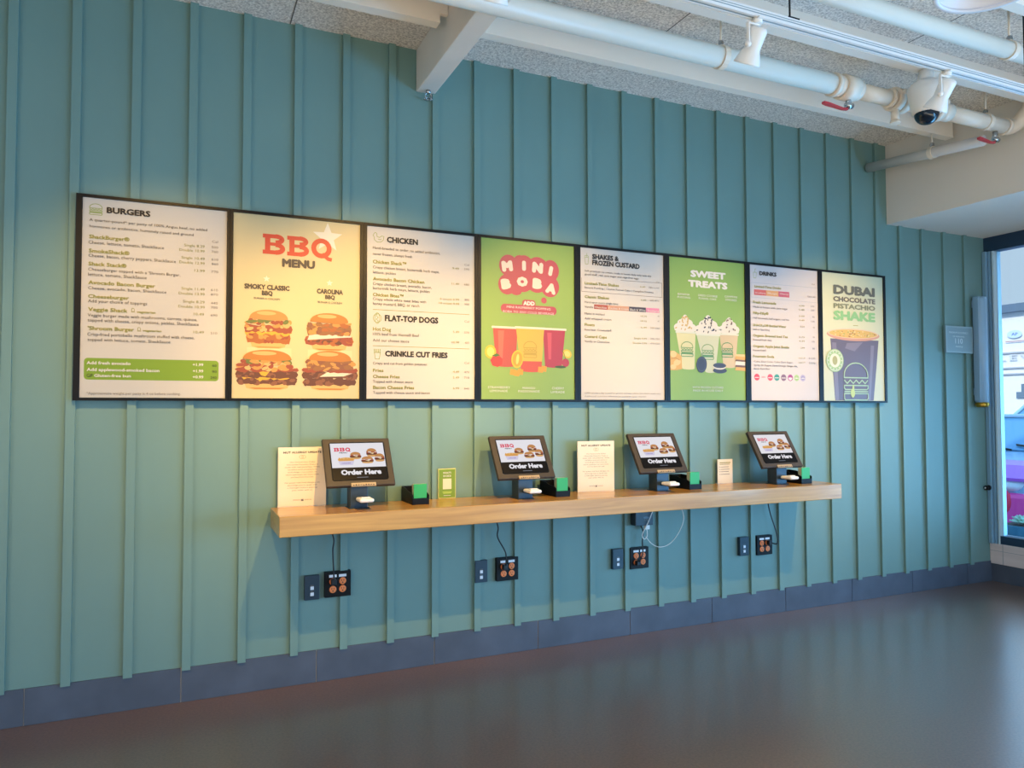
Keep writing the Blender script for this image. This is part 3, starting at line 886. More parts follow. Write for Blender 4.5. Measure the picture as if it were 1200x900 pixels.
# board 2
for x, z, r_ in ((.480, .877, .082), (.166, .630, .018), (.492, .630, .018)): S = Sheet(); S.star(x, z, r_, mat('star_white', '#f3efdf', .5), k=.42); S.build('star', board[2], (0, YP, 0))
S = Sheet(); S.layer = 4; bbq(S, 145, 762, 358, 106, mat('ink_bbq_red', '#d8432f', .5)); S.build('bbq_lettering', board[2], (0, YP, 0))
for nm, xa, za, xb, zb_, kd, bn in (('burger_picture', 57, 264, 300, 467, 1, 1), ('burger_picture', 22, 48, 325, 257, 2, 0), ('burger_picture', 364, 261, 620, 465, 3, 0), ('burger_picture', 356, 47, 640, 261, 4, 0)):
    S = Sheet(); S.layer = 2
    if kd in (1, 3): S.R(xa+15, za-60, xb-5, za+4, PLATE)
    else: S.layer = 8
    burger(S, xa, za, xb, zb_, kd, bn); S.build(nm, board[2], (0, YP, 0))
# board 3
IG = mat('ink_icon_green', '#a3b36a', .6)
S = Sheet(); S.layer = 5
S.Ln([(40, 925), (47, 932), (56, 925), (56, 910), (70, 905), (84, 915), (96, 912), (92, 892), (78, 880), (58, 878), (42, 890), (40, 908), (34, 914), (40, 925)], 3.2, IG); S.Ln([(62, 896), (74, 892), (82, 898)], 3, IG); S.build('chicken_icon', board[3], (0, YP, 0))
S = Sheet(); S.layer = 5; S.Rg(60, 452, 14, 30, 3.2, IG); S.Rg(60, 452, 23, 24, 3, IG); S.Ln([(60, 478), (54, 466), (66, 456), (54, 446), (66, 436), (60, 426)], 3, IG); S.build('hot_dog_icon', board[3], (0, YP, 0))
S = Sheet(); S.layer = 5; S.Ln([(44, 260), (50, 224), (72, 224), (78, 260)], 3.2, IG, closed=True)
for j in range(5): S.Ln([(45+j*7.5, 260), (43+j*8.5, 280)], 4, IG)
S.build('fries_icon', board[3], (0, YP, 0))
for z in (498, 296): S = Sheet(); S.R(35, z, 608, z+3, OLIVE); S.build('divider_line', board[3], (0, YP, 0))
# board 4
PK = mat('ink_berry_pink', '#c2505c', .5)
S = Sheet()
for cx, cz, rx, rz in ((180, 810, 62, 66), (255, 845, 40, 34), (285, 815, 62, 66), (375, 815, 72, 62), (465, 800, 58, 66), (170, 695, 58, 62), (270, 720, 78, 66), (370, 720, 72, 64), (460, 700, 64, 66), (230, 655, 36, 22), (310, 760, 150, 60)): S.E(cx, cz, rx, rz, PK)
S.E(418, 612, 19, 19, PK); S.RR(129, 524, 505, 577, 25, PK); S.RR(270, 560, 360, 610, 20, PK); S.build('pink_bubble', board[4], (0, YP, 0))
PL = mat('ink_bubble_cream', '#f3e4d2', .5)
for ch, x, z, w_, h, ro in (('M', 140, 768, 72, 66, 8), ('I', 270, 785, 26, 62, 0), ('N', 336, 780, 74, 68, -4), ('I', 446, 770, 26, 62, -12), ('B', 136, 660, 66, 64, 10), ('O', 234, 688, 74, 60, 0), ('B', 338, 682, 66, 66, -4), ('A', 424, 664, 74, 66, -12)):
    S = Sheet(); S.layer = 20; S.T(ch, x, z, w_, h, PL, bold=.11, rot=math.radians(ro)); S.build('bubble_letter', board[4], (0, YP, 0))
RIM = mat('cup_rim_white', '#e8ead2', .4)
def drink(S, x0, z1, x1, xb0, z0, xb1, m, base=None):
    S.P([(xb0, z0), (xb1, z0), (x1, z1), (x0, z1)], m)
    if base: f = .22; S.P([(xb0, z0), (xb1, z0), (xb1+(x1-xb1)*f, z0+(z1-z0)*f), (xb0+(x0-xb0)*f, z0+(z1-z0)*f)], base)
    S.E((xb0+xb1)/2, z0, (xb1-xb0)/2, 9, base or m); S.RR(x0-8, z1-6, x1+8, z1+7, 5, RIM)
DR = mat('drink_strawberry', '#c45642', .45); DY = mat('drink_mango', '#ddbb48', .45); DC = mat('drink_cherry', '#b83c49', .45)
S = Sheet(); drink(S, 77, 434, 238, 97, 206, 228, DR); S.P([(110, 415), (150, 415), (140, 240), (116, 240)], mat('drink_sheen_red', '#dd7256', .45)); S.build('drink_picture', board[4], (0, YP, 0))
S = Sheet(); drink(S, 410, 437, 566, 424, 208, 540, DC); S.P([(440, 415), (470, 415), (466, 250), (448, 250)], mat('drink_sheen_cherry', '#d85a63', .45)); S.build('drink_picture', board[4], (0, YP, 0))
S = Sheet(); S.layer = 12; drink(S, 228, 438, 419, 262, 178, 398, DY, mat('drink_boba_base', '#d2583c', .45)); burger_emblem(S, 280, 258, 366, 356, 3.5, mat('ink_cup_olive', '#b59a2e', .5)); S.build('drink_picture', board[4], (0, YP, 0))
S = Sheet(); S.layer = 30; LEM = mat('lemon_yellow', '#f0c62e', .45); STR = mat('strawberry_red', '#d2402f', .45); GRN = mat('leaf_dark', '#4d7a2c', .5); ORA = mat('orange_flesh', '#eda52a', .45)
S.E(62, 285, 36, 40, LEM); S.E(62, 285, 24, 28, mat('lemon_pale', '#f5dc6e', .45)); S.P([(60, 235), (78, 262), (110, 268), (140, 245), (136, 212), (108, 195), (74, 204)], STR); S.P([(70, 262), (96, 256), (126, 266), (100, 278)], GRN); S.build('fruit_picture', board[4], (0, YP, 0)); S = Sheet(); S.layer = 30
S.E(236, 246, 39, 54, LEM, rot=-8); S.E(238, 246, 31, 45, ORA, rot=-8); S.E(238, 246, 10, 32, mat('lemon_pale', '#f5dc6e', .45), rot=-8)
for x, z in ((205, 168), (232, 162), (256, 170)): S.P([(x-18, z-16), (x+16, z-19), (x+20, z+14), (x-14, z+18)], ORA)
S.build('fruit_picture', board[4], (0, YP, 0)); S = Sheet(); S.layer = 30
for x, z in ((392, 186), (415, 192)): S.P([(x-18, z-16), (x+16, z-19), (x+20, z+14), (x-14, z+18)], ORA)
S.build('fruit_picture', board[4], (0, YP, 0)); S = Sheet(); S.layer = 30; S.E(578, 288, 32, 26, LEM, rot=-25); S.E(578, 288, 22, 17, mat('lemon_pale', '#f5dc6e', .45), rot=-25); S.E(566, 232, 26, 26, DC); S.E(508, 218, 20, 18, DC); S.Ln([(566, 255), (556, 290), (540, 310)], 4, GRN); S.E(530, 205, 40, 8, mat('cherry_shade_leaf', '#3f5a2c', .5))
S.build('fruit_picture', board[4], (0, YP, 0))
# board 5
S = Sheet(); S.layer = 5; S.Ln([(34, 905), (39, 862), (58, 862), (63, 905)], 3, IG, closed=True); S.Ln([(50, 905), (50, 932)], 3, IG); S.Rg(48, 908, 15, 9, 3, IG, a0=0, a1=180); S.build('shake_icon', board[5], (0, YP, 0))
S = Sheet(); S.Ln([(11, 774), (11, 686), (622, 684), (622, 779), (300, 776)], 3, INKL); S.build('offer_outline', board[5], (0, YP, 0))
for xa, xb, m in ((101, 202, mat('badge_rust', '#b4553f', .5)), (202, 362, mat('badge_tan', '#cf9d80', .5)), (363, 494, mat('badge_plum', '#3d3547', .5)), (495, 600, mat('badge_pink', '#e58fb1', .5))): S = Sheet(); S.R(xa, 579, xb, 609, m); S.build('flavour_badge', board[5], (0, YP, 0))
# board 6
CRM = mat('whipped_cream', '#efe9d9', .5)
def swirl(S, x0, z0, x1, z1, bits, seed):
    W = x1-x0; H = z1-z0; cx = (x0+x1)/2; r = random.Random(seed)
    S.E(cx, z0+H*.1, W*.5, H*.16, CRM)
    for u, v, a, b_ in ((.22, .25, .24, .24), (.5, .28, .3, .26), (.78, .25, .24, .24), (.36, .5, .22, .24), (.64, .5, .22, .24), (.5, .66, .2, .22), (.5, .85, .1, .16)): S.E(x0+W*u, z0+H*v, W*a, H*b_, CRM)
    for j in range(26):
        v = r.random()*.8; S.E(cx+W*(r.random()-.5)*(1-v)*.95, z0+H*(.1+v), 5+5*r.random(), 4+4*r.random(), bits[j % len(bits)], rot=r.random()*90, n=7)
for nm, wq, cq, lq, cm, bits in (('shake_picture', (41, 465, 218, 578), (54, 460, 215, 203, 217, 102), (95, 298, 191, 396), mat('shake_banana', '#e6dfa6', .45), [mat('crumb_gold', '#d8b56a', .5)]),
    ('shake_picture', (417, 467, 591, 579), (418, 460, 581, 555, 235, 452), (437, 302, 533, 402), mat('shake_smore', '#e0c79a', .45), [mat('crumb_brown', '#7a5a48', .5), CRM]),
    ('shake_picture', (212, 452, 433, 584), (222, 450, 418, 380, 198, 295), (267, 282, 365, 384), mat('shake_cookie', '#dcdcb4', .45), [mat('crumb_dark', '#33313a', .5), mat('crumb_grey', '#5b5a66', .5)])):
    S = Sheet(); S.layer = 12 if cq[0] == 222 else 2
    a_, zt_, b_, c_, zb_, d_ = cq; S.P([(d_, zb_), (c_, zb_), (b_, zt_), (a_, zt_)], cm); S.E((d_+c_)/2, zb_, (c_-d_)/2, 8, cm); swirl(S, *wq, bits, 5); S.RR(a_-6, zt_-6, b_+6, zt_+5, 5, RIM)
    burger_emblem(S, *lq, 4.5, mat('ink_cup_green', '#5f9d55', .5)); S.build(nm, board[6], (0, YP, 0))
CK = mat('cookie_dark', '#3f4354', .5); CK2 = mat('cookie_dark_ridge', '#5a5f72', .5); TAN = mat('biscuit_tan', '#e3b35c', .5); TAN2 = mat('biscuit_pale', '#efd08c', .5)
S = Sheet(); S.layer = 60; S.E(262, 245, 44, 56, CK, rot=-10); S.Rg(260, 246, 34, 45, 4, CK2); S.build('cookie_picture', board[6], (0, YP, 0)); S = Sheet(); S.layer = 60; S.E(418, 208, 60, 20, CK); S.E(414, 232, 54, 18, CRM); S.E(416, 242, 56, 18, CK); S.Rg(416, 243, 44, 12, 3, CK2); S.build('cookie_picture', board[6], (0, YP, 0))
S = Sheet(); S.layer = 40
S.P([(1, 332), (40, 330), (96, 300), (100, 212), (60, 203), (1, 203)], TAN); S.E(30, 310, 26, 22, TAN2); S.E(60, 255, 30, 20, TAN2, rot=20); S.E(28, 225, 24, 16, TAN2); S.Ln([(10, 280), (50, 285), (80, 270)], 4, mat('biscuit_brown', '#b9803a', .5)); S.build('wafer_picture', board[6], (0, YP, 0))
S = Sheet(); S.layer = 40
for z, m, h in ((212, TAN, 26), (236, mat('crumb_brown', '#7a5a48', .5), 16), (250, CRM, 26), (276, mat('crumb_brown', '#7a5a48', .5), 12), (288, TAN, 26), (312, TAN2, 12)): S.P([(550, z), (642, z-4), (642, z+h), (560, z+h)], m)
S.build('smore_picture', board[6], (0, YP, 0))
# board 7
S = Sheet(); S.layer = 5; S.Ln([(36, 912), (40, 872), (60, 872), (65, 912)], 3, IG, closed=True); S.Ln([(50, 912), (50, 934), (62, 938)], 3, IG); S.build('drink_icon', board[7], (0, YP, 0))
S = Sheet(); S.Ln([(17, 838), (646, 839), (646, 729), (13, 734)], 2.5, mat('ink_pale_blue', '#b9c3cf', .6), closed=True); S.build('offer_outline', board[7], (0, YP, 0))
for xa, xb, m in ((41, 153, mat('badge_coral', '#df6a68', .5)), (153, 268, mat('badge_peach', '#ecb077', .5)), (268, 371, mat('badge_cherry', '#cf5e78', .5))): S = Sheet(); S.R(xa, 751, xb, 791, m); S.build('flavour_badge', board[7], (0, YP, 0))
for x, col in ((57, '#e2485a'), (179, '#d9526a'), (241, '#3f9c92'), (305, '#8a6b86'), (369, '#b0508f'), (429, '#b7d99a'), (490, '#b8b2d4')):
    S = Sheet(); S.E(x, 168, 25, 24, mat('emblem_'+col[1:], col, .5)); S.R(x-19, 163, x+19, 168, WHITE)
    if x == 369: S.E(369, 160, 14, 10, WHITE)
    if x == 429: S.Rg(429, 168, 14, 13, 3, mat('emblem_green_dark', '#7fae58', .5))
    if x == 490: S.Rg(490, 168, 12, 11, 3, mat('emblem_violet', '#8d86b6', .5))
    S.build('drink_emblem', board[7], (0, YP, 0))
S = Sheet(); S.T('ZERO', 98, 164, 38, 10, mat('emblem_e2485a', '#e2485a', .5), bold=.02); S.build('zero_word', board[7], (0, YP, 0))
# board 8
S = Sheet(); CUPD = mat('cup_plum', '#6f667b', .4); CUPL = mat('cup_plum_light', '#8b8396', .4); CLAY = mat('rim_clay', '#d9a48e', .45)
S.P([(120, 6), (524, 6), (560, 250), (590, 470), (80, 470), (100, 240)], CUPD); S.P([(96, 440), (140, 440), (160, 6), (124, 6)], CUPL); S.P([(505, 430), (540, 430), (492, 6), (470, 6)], CUPL); S.P([(250, 440), (420, 452), (330, 380), (230, 400)], CUPL)
S.E(322, 505, 280, 47, CLAY); S.E(322, 514, 268, 37, mat('rim_pale', '#eed3b8', .45)); S.E(322, 512, 255, 32, mat('topping_gold', '#e6c069', .5))
r = random.Random(3)
for j in range(60):
    t = r.random()*6.28; q_ = r.random()**.5; S.E(322+230*q_*math.cos(t), 513+24*q_*math.sin(t), 5+6*r.random(), 3+2*r.random(), [mat('topping_pale', '#f2dca0', .5), mat('topping_brown', '#a8743f', .5), mat('topping_green', '#b7bb62', .5)][j % 3], n=7)
S.build('shake_picture', board[8], (0, YP, 0))
S = Sheet(); S.layer = 90; burger_emblem(S, 212, 10, 462, 291, 9, mat('ink_emblem_mint', '#b9d7ae', .5)); S.E(300, 62, 22, 34, mat('pistachio_drip', '#cfe08a', .5)); S.E(306, 100, 10, 26, mat('pistachio_drip', '#cfe08a', .5)); S.build('burger_emblem', board[8], (0, YP, 0))
S = Sheet(); S.layer = 90; MG = mat('badge_mint', '#a9cf92', .5); S.E(120, 305, 90, 87, MG); S.Rg(120, 305, 80, 77, 4, WHITE); S.E(120, 305, 55, 53, mat('badge_cream', '#ecefd6', .5)); S.E(120, 305, 26, 34, mat('badge_olive', '#b6b779', .5))
for j in range(14):
    t = math.radians(j*360/14); S.E(120+68*math.cos(t), 305+66*math.sin(t), 5, 5, WHITE, n=8)
S.build('round_badge', board[8], (0, YP, 0))
S = Sheet(); S.R(320, 575, 372, 579, OLIVE); S.build('title_rule', board[8], (0, YP, 0))

# ---------------------------------------------------------------- ordering tablets on the shelf
def em(name, col, e=.85): return mat('screen_'+name, col, .3, emit=e)
SW = em('white', '#f2f0f7'); SB = em('black', '#0a0d14', .6); SR = em('red', '#e23a5c'); SK = em('ink', '#2a2628')
TABX = [.869, 1.823, 2.772, 3.747]
TLAB = ['ordering tablet showing Order Here at the far left end of the shelf', 'ordering tablet showing Order Here, between the small green sign and the middle cream notice',
        'ordering tablet showing Order Here, between the middle cream notice and the small card sign', 'ordering tablet showing Order Here, at the right end of the shelf']
def make_tablet(label):
    t = thing('ordering_tablet', label, 'tablet', (0, -.2, ZT), 'ordering tablets along the shelf')
    # local: y=-.05 is the bottom edge of the face, y=+.10 the top edge
    th = math.atan2(.15, .237); L_ = .281; W = .36; rot = (-th, 0, 0); bl = (0, -.05, .119)
    q = MB(); q.bbox(-W/2, W/2, 0, .024, 0, L_, .004); q.bbox(-W/2+.02, W/2-.02, .02, .042, .03, L_-.03, .006); q.build('housing', CHAR, t, bl, rot)
    q = MB(); q.prism([(-.148+.008, .03), (.148-.008, .03), (.148, .038), (.148, .25), (.14, .258), (-.14, .258), (-.148, .25), (-.148, .038)], .002, 'y', -.0012); scr = q.build('screen', mat('black_screen_glass', '#06070a', .12), t, bl, rot)
    S = Sheet(); S.RR(-142, 106, 142, 252, 2, SW); S.R(-142, 34, 142, 106, SB)
    bbq(S, -124, 203, 86, 22, SR); S.T('MENU', -98, 191, 42, 7, SK, bold=.03)
    E_ = lambda n, c_: em(n, c_)
    def mini(cx, cz, w_, h, sd):
        r = random.Random(sd); S.E(cx, cz-h*.34, w_*.46, h*.16, E_('bun', '#dba76a')); S.RR(cx-w_/2, cz-h*.26, cx+w_/2, cz+h*.02, 3, E_('patty', '#5a2f2a')); S.P(jig(cx-w_*.5, cx+w_*.5, cz+h*.06, h*.2, 8, sd)+[(cx+w_*.46, cz-h*.12), (cx-w_*.46, cz-h*.08)], E_('bacon', '#a8553a')); S.P([(cx-w_*.2, cz-h*.02), (cx+w_*.25, cz+h*.0), (cx+w_*.1, cz-h*.2)], E_('cheese', '#f0d9b0'))
        S.P([(cx-w_*.47, cz+h*.1)]+[(cx-w_*.46*math.cos(math.radians(a)), cz+h*.12+h*.38*math.sin(math.radians(a))) for a in range(0, 181, 15)]+[(cx+w_*.47, cz+h*.1)], E_('bun_top', '#c98d55'))
    mini(-14, 176, 60, 44, 1); mini(74, 192, 58, 52, 2); mini(46, 148, 66, 42, 3); mini(113, 160, 54, 50, 4)
    S.E(-66, 152, 44, 14, E_('fries', '#eec07c')); S.P(jig(-108, -26, 160, 14, 12, 8)+[(-30, 146), (-104, 146)], E_('fries_top', '#e3a55a')); S.P([(-108, 144), (-24, 144), (-34, 120), (-100, 120)], E_('tray', '#dcd6ee')); S.T('ORDER', -92, 128, 50, 6, E_('tray_ink', '#8b78c0'), bold=.03)
    S.build('screen_picture', scr, (0, -.0014, 0))
    S = Sheet(); S.layer = 30; S.T('Order Here', -100, 62, 212, 31, SW, bold=.06); S.R(-20, 44, 38, 48, em('dim', '#8d93a0', .6)); S.build('order_here_lettering', scr, (0, -.0014, 0))
    # label strip under the face
    q = MB(); q.bbox(-.055, .075, -.005, .002, -.007, .015, .002); q.build('label_strip', mat('tan_label', '#cdb491', .5), t, bl, rot)
    S = Sheet()
    for j in range(9): S.R(-48+j*13, -13+(j*5) % 4, -40+j*13, -7+(j*3) % 4, INKG)
    S.build('label_print', t, (0, -.0545, .1305), rot)
    q = MB(); q.bbox(-.057, .033, -.043, .045, .0, .112, .003); q.bbox(-.065, .041, -.055, .055, 0, .005, .002); q.build('post', POSTM, t)
    q = MB(); q.bbox(-.025, .035, -.12, -.04, .036, .040, .0015, 1); q.bbox(-.032, .044, -.145, -.048, .040, .060, .009, 0)
    q.build('card_reader', [WHITEPL, BLACKM], t); q = MB(); q.bbox(-.02, .03, -.125, -.10, .059, .066, .003); q.build('reader_cap', WHITEPL, t)
    return t
def copy_tree(o, parent=None):
    c_ = o.copy(); COL.objects.link(c_)
    if parent: c_.parent = parent
    for ch in list(o.children): copy_tree(ch, c_)
    return c_
t0 = make_tablet(TLAB[0])
for i, x in enumerate(TABX):
    t = t0 if i == 0 else copy_tree(t0)
    t.location = (x, -.2, ZT); t['label'] = TLAB[i]

# card trays beside the tablets, each holding a green card stack
def make_tray():
    t = thing('card_tray', '', 'tray', (0, 0, ZT), 'black card trays beside the tablets')
    q = MB(); W, D_ = .094, .212; th = .004
    q.box(-W/2, W/2, -D_, 0, 0, th); q.box(-W/2, W/2, -th, 0, th, .082)
    for s in (-1, 1):
        xa = s*W/2 if s < 0 else W/2-th; q.prism([(-D_, 0), (0, 0), (0, .082), (-D_*.35, .078), (-D_*.55, .066), (-D_*.85, .062), (-D_, .05)], th, 'x', xa)
    q.box(-W/2, W/2, -D_, -D_+th, th, .034); q.build('tray_body', BLACKM, t)
    return t
GREENC = mat('bright_green_card', '#35c16c', .45)
TX_ = [(1.193, -.018), (2.055, -.03), (3.006, -.04), (3.922, -.07)]
where = ['the leftmost tablet', 'the second tablet from the left', 'the third tablet from the left', 'the rightmost tablet']
tr0 = make_tray()
def make_cards():
    t = thing('green_card_stack', '', 'cards', (0, 0, ZT), 'green card stacks in the black trays')
    q = MB(); q.bbox(-.037, .037, -.004, 0, 0, .106, .0015); q.build('front_card', GREENC, t)
    q = MB(); q.box(-.036, .036, .0002, .03, 0, .104); q.build('card_edges', mat('cream_card_edges', '#d9dfb8', .6), t)
    return t
gc0 = make_cards()
for i, (x, y) in enumerate(TX_):
    t = tr0 if i == 0 else copy_tree(tr0); t.location = (x, y, ZT); t['label'] = 'open black card tray right of '+where[i]
    g_ = gc0 if i == 0 else copy_tree(gc0); g_.location = (x, y-.2, ZT+.0042); g_['label'] = 'bright green card stack in the black tray beside '+where[i]

# ---------------------------------------------------------------- notices on the shelf
TONE = .86
ACR = mat('clear_acrylic_edge', '#e6e2d8', .2)
NOTE = ['Our limited-time Dubai', 'Chocolate Pistachio Shake is', 'made with real pistachios. While', 'we follow strict procedures to', 'avoid allergen cross-contact, we', 'cannot guarantee our menu items', 'are free from tree nuts.', '', 'For guests with food allergies, we', 'encourage you to speak with', 'a manager before placing', 'your order with us.']
WID = [130, 160, 178, 150, 148, 170, 118, 0, 178, 150, 152, 105]
def notice(label, x, y, rz):
    t = thing('allergy_notice', label, 'sign', (x, y, ZT), 'nut allergy notices on the shelf', (0, 0, rz))
    q = MB(); q.box(-.124, .124, 0, .006, 0, .314); q.box(-.124, .124, .006, .05, 0, .004); q.build('holder', ACR, t)
    q = MB(); q.box(-.122, .122, -.0012, -.0002, .004, .312); q.build('sheet', mat('cream_notice_card', '#f3e8d2', .55), t)
    S = Sheet(); S.T('NUT ALLERGY UPDATE', -98, 281, 196, 11, INK, bold=.04, spacing=1.1); S.build('notice_heading', t, (0, -.0014, 0)); S = Sheet()
    S.Rg(-6, 262, 10, 9, 1.6, OLIVE); S.Rg(6, 262, 10, 9, 1.6, OLIVE); S.build('nut_icon', t, (0, -.0014, 0))
    for j, (l, w_) in enumerate(zip(NOTE, WID)):
        if l: S = Sheet(); S.ctext(l, 0, (232-j*13.2-(0 if j < 7 else 3))/1000, w_/1000, .0062, INKG); S.build('notice_line', t, (0, -.0014, 0))
    S = Sheet(); S.T('SHAKE', -46, 33, 36, 5, INKG, bold=.01); S.T('SHACK', 12, 33, 36, 5, INKG, bold=.01); burger_emblem(S, -6, 29, 6, 42, 1, INKG)
    S.build('footer_mark', t, (0, -.0014, 0)); return t
notice('cream nut allergy notice at the far left end of the shelf', .6, -.035, -.05)
notice('cream nut allergy notice in the middle of the shelf between two tablets', 2.372, -.085, -.12)
t = thing('small_card_sign', 'small plain cream card sign standing between the third and fourth tablets', 'sign', (3.432, -.03, ZT))
q = MB(); q.box(-.065, .065, 0, .005, 0, .167); q.box(-.065, .065, .005, .04, 0, .004); q.build('holder', ACR, t)
q = MB(); q.box(-.064, .064, -.0012, -.0002, .003, .166); q.build('sheet', mat('cream_notice_card', '#f3e8d2', .55), t)
S = Sheet(); S.R(-48, 140, 46, 146, OLIVE); S.R(-48, 130, 40, 134, OLIVE)
for j, z in enumerate((112, 96, 80, 62)): S.E(-46, z+2, 3, 3, INKG, n=8); S.R(-38, z, 30+6*(j % 2), z+3.5, INKL)
S.build('sign_print', t, (0, -.0014, 0))
t = thing('green_card_sign', 'small lime green sign with a pale square, right of the first card tray', 'sign', (1.412, -.03, ZT))
q = MB(); q.bbox(-.054, .054, 0, .006, 0, .172, .002); q.box(-.054, .054, .006, .04, 0, .004); q.build('holder', mat('clear_green_tint', '#c9d08a', .2), t)
q = MB(); q.box(-.049, .049, -.0012, -.0002, .006, .167); q.build('sheet', LIME, t)
S = Sheet(); S.ctext("WHAT'S", 0, .142, .05, .011, WHITE, bold=.03); S.ctext('ON DECK', 0, .124, .05, .011, WHITE, bold=.03); S.R(-26, 54, 26, 114, mat('pale_square', '#e9dfbf', .55)); S.R(-28, 36, 28, 40, mat('lime_pale', '#bfd95e', .5)); S.R(-24, 29, 24, 33, mat('lime_pale', '#bfd95e', .5)); S.R(-22, 16, 22, 19, WHITE); S.build('sign_print', t, (0, -.0014, 0))

TONE = 1.0
# ---------------------------------------------------------------- sockets, plates, cords under the shelf
ORG = mat('orange_receptacle', '#f5864a', .45); LABW = mat('label_tape_white', '#e6e8ee', .5); SLOT = mat('dark_slot', '#1a1413', .6)
PXZ = [(.617, .506), (1.587, .504), (2.527, .497), (3.557, .498)]; QXZ = [(.722, .513), (1.724, .504), (2.658, .491), (3.708, .493)]
wl = ['below the left end of the shelf', 'below the second tablet', 'below the white cable loop', 'below the right end of the shelf']
def make_plate():
    t = thing('data_plate', '', 'wall plate', (0, 0, 0), 'navy data plates under the shelf')
    q = MB(); q.bbox(-.039, .039, -.027, -.0005, -.064, .064, .002); q.build('plate', NAVYP, t)
    for z in (-.002, -.034):
        q = MB(); q.bbox(-.009, .009, -.029, -.026, z-.009, z+.009, .001); q.build('jack', LABW, t)
        q = MB(); q.box(-.008, .008, -.0276, -.026, z+.013, z+.016); q.build('jack_label', INKL, t)
    return t
def make_quad():
    t = thing('quad_outlet', '', 'outlet', (0, 0, 0), 'black quad outlets with orange sockets')
    q = MB(); q.bbox(-.07, .07, -.028, -.0005, -.068, .068, .002); q.build('plate', BLACKM, t)
    for x in (-.027, .025):
        q = MB(); q.box(x-.02, x+.02, -.0288, -.0275, .038, .052); q.build('label_tape', LABW, t)
        for z in (.016, -.026):
            q = MB(); q.lathe([(.019, 0), (.019, .003), (.016, .0045)], (x, -.0275, z), (0, -1, 0), 20); s_ = q.build('receptacle', ORG, t)
            q = MB()
            for dx in (-.006, .006): q.box(x+dx-.0013, x+dx+.0013, -.0325, -.031, z+.0, z+.009)
            q.cyl((x, -.031, z-.008), (x, -.0325, z-.008), .0035, n=10); q.build('slots', SLOT, s_)
    return t
p0 = make_plate(); q0 = make_quad()
for i in range(4):
    t = p0 if i == 0 else copy_tree(p0); t.location = (PXZ[i][0]+.039, 0, PXZ[i][1]); t['label'] = 'navy data plate with two white jacks '+wl[i]
    t = q0 if i == 0 else copy_tree(q0); t.location = (QXZ[i][0]+.07, 0, QXZ[i][1]); t['label'] = 'black four-socket outlet with orange receptacles '+wl[i]
CORD = mat('black_cord', '#14161a', .5)
def cord(label, pts, plug):
    t = thing('charging_cable', label, 'cord', tuple(pts[0]), 'black cables under the shelf'); o = Vector(pts[0])
    q = MB(); q.tube([p-o for p in curve_pts(pts)], .0042); q.build('cable', CORD, t)
    p = Vector(plug)-o; q = MB(); q.bbox(p.x-.014, p.x+.014, p.y-.03, p.y, p.z-.016, p.z+.016, .004); q.build('plug', CORD, t)
def qx(i, dx, dz): return (QXZ[i][0]+.07+dx, -.0325, QXZ[i][1]+dz)
for i, x in ((0, .74), (1, 1.70)):
    pl = qx(i, -.027, .018)
    cord('black cord hanging from the shelf into the outlet '+wl[i], [(x, -.03, .8395), (x+.025, -.045, .76), (x+.02, -.05, .70), (pl[0]-.005, -.07, .61), (pl[0], -.062, pl[2]+.012)], pl)
pl = qx(3, .025, .018); cord('black cord curling into the side of the outlet '+wl[3], [(3.80, -.03, .8395), (3.815, -.045, .72), (3.85, -.05, .62), (3.868, -.06, .54), (3.845, -.075, .505), (pl[0]+.01, -.064, pl[2])], pl)
pl = qx(2, -.027, -.026); cord('black cord running from the adapter box down to an outlet', [(2.735, -.03, .704), (2.745, -.045, .66), (2.735, -.05, .60), (2.72, -.075, .53), (pl[0], -.064, pl[2]+.01)], pl)
t = thing('power_adapter', 'black power adapter box fixed to the wall under the shelf', 'adapter', (2.735, 0, .705))
q = MB(); q.bbox(-.068, .068, -.075, -.0195, 0, .09, .004); q.build('adapter_body', mat('adapter_dark', '#20303d', .4), t)
S = Sheet(); S.ctext('UL', .015, .03, .03, .014, INKL, bold=.01); S.E(15, 50, 22, 7, mat('adapter_mark', '#5c7484', .5)); S.build('adapter_mark', t, (0, -.0752, 0))
q = MB(); q.bbox(.02, .052, -.06, -.035, -.03, .0, .003); q.build('white_plug', WHITEPL, t)
t = thing('white_cable', 'thin white cable with a short curl and a wide loop below the shelf', 'cable', (2.80, -.05, .66)); O = Vector((2.80, -.05, .66))
pts = [(2.772, -.048, .674), (2.772, -.05, .632), (2.745, -.055, .615), (2.73, -.058, .645), (2.745, -.08, .70), (2.77, -.088, .755), (2.80, -.08, .805), (2.815, -.07, .8395)]
q = MB(); q.tube([p-O for p in curve_pts(pts)], .0028); q.build('cable_curl', WHITEPL, t)
pts = [(3.02, -.06, .8395), (3.05, -.062, .76), (3.045, -.065, .70), (3.0, -.06, .62), (2.94, -.05, .565), (2.87, -.045, .553), (2.81, -.045, .58), (2.762, -.05, .628)]
q = MB(); q.tube([p-O for p in curve_pts(pts)], .0024); q.build('cable_loop', WHITEPL, t)

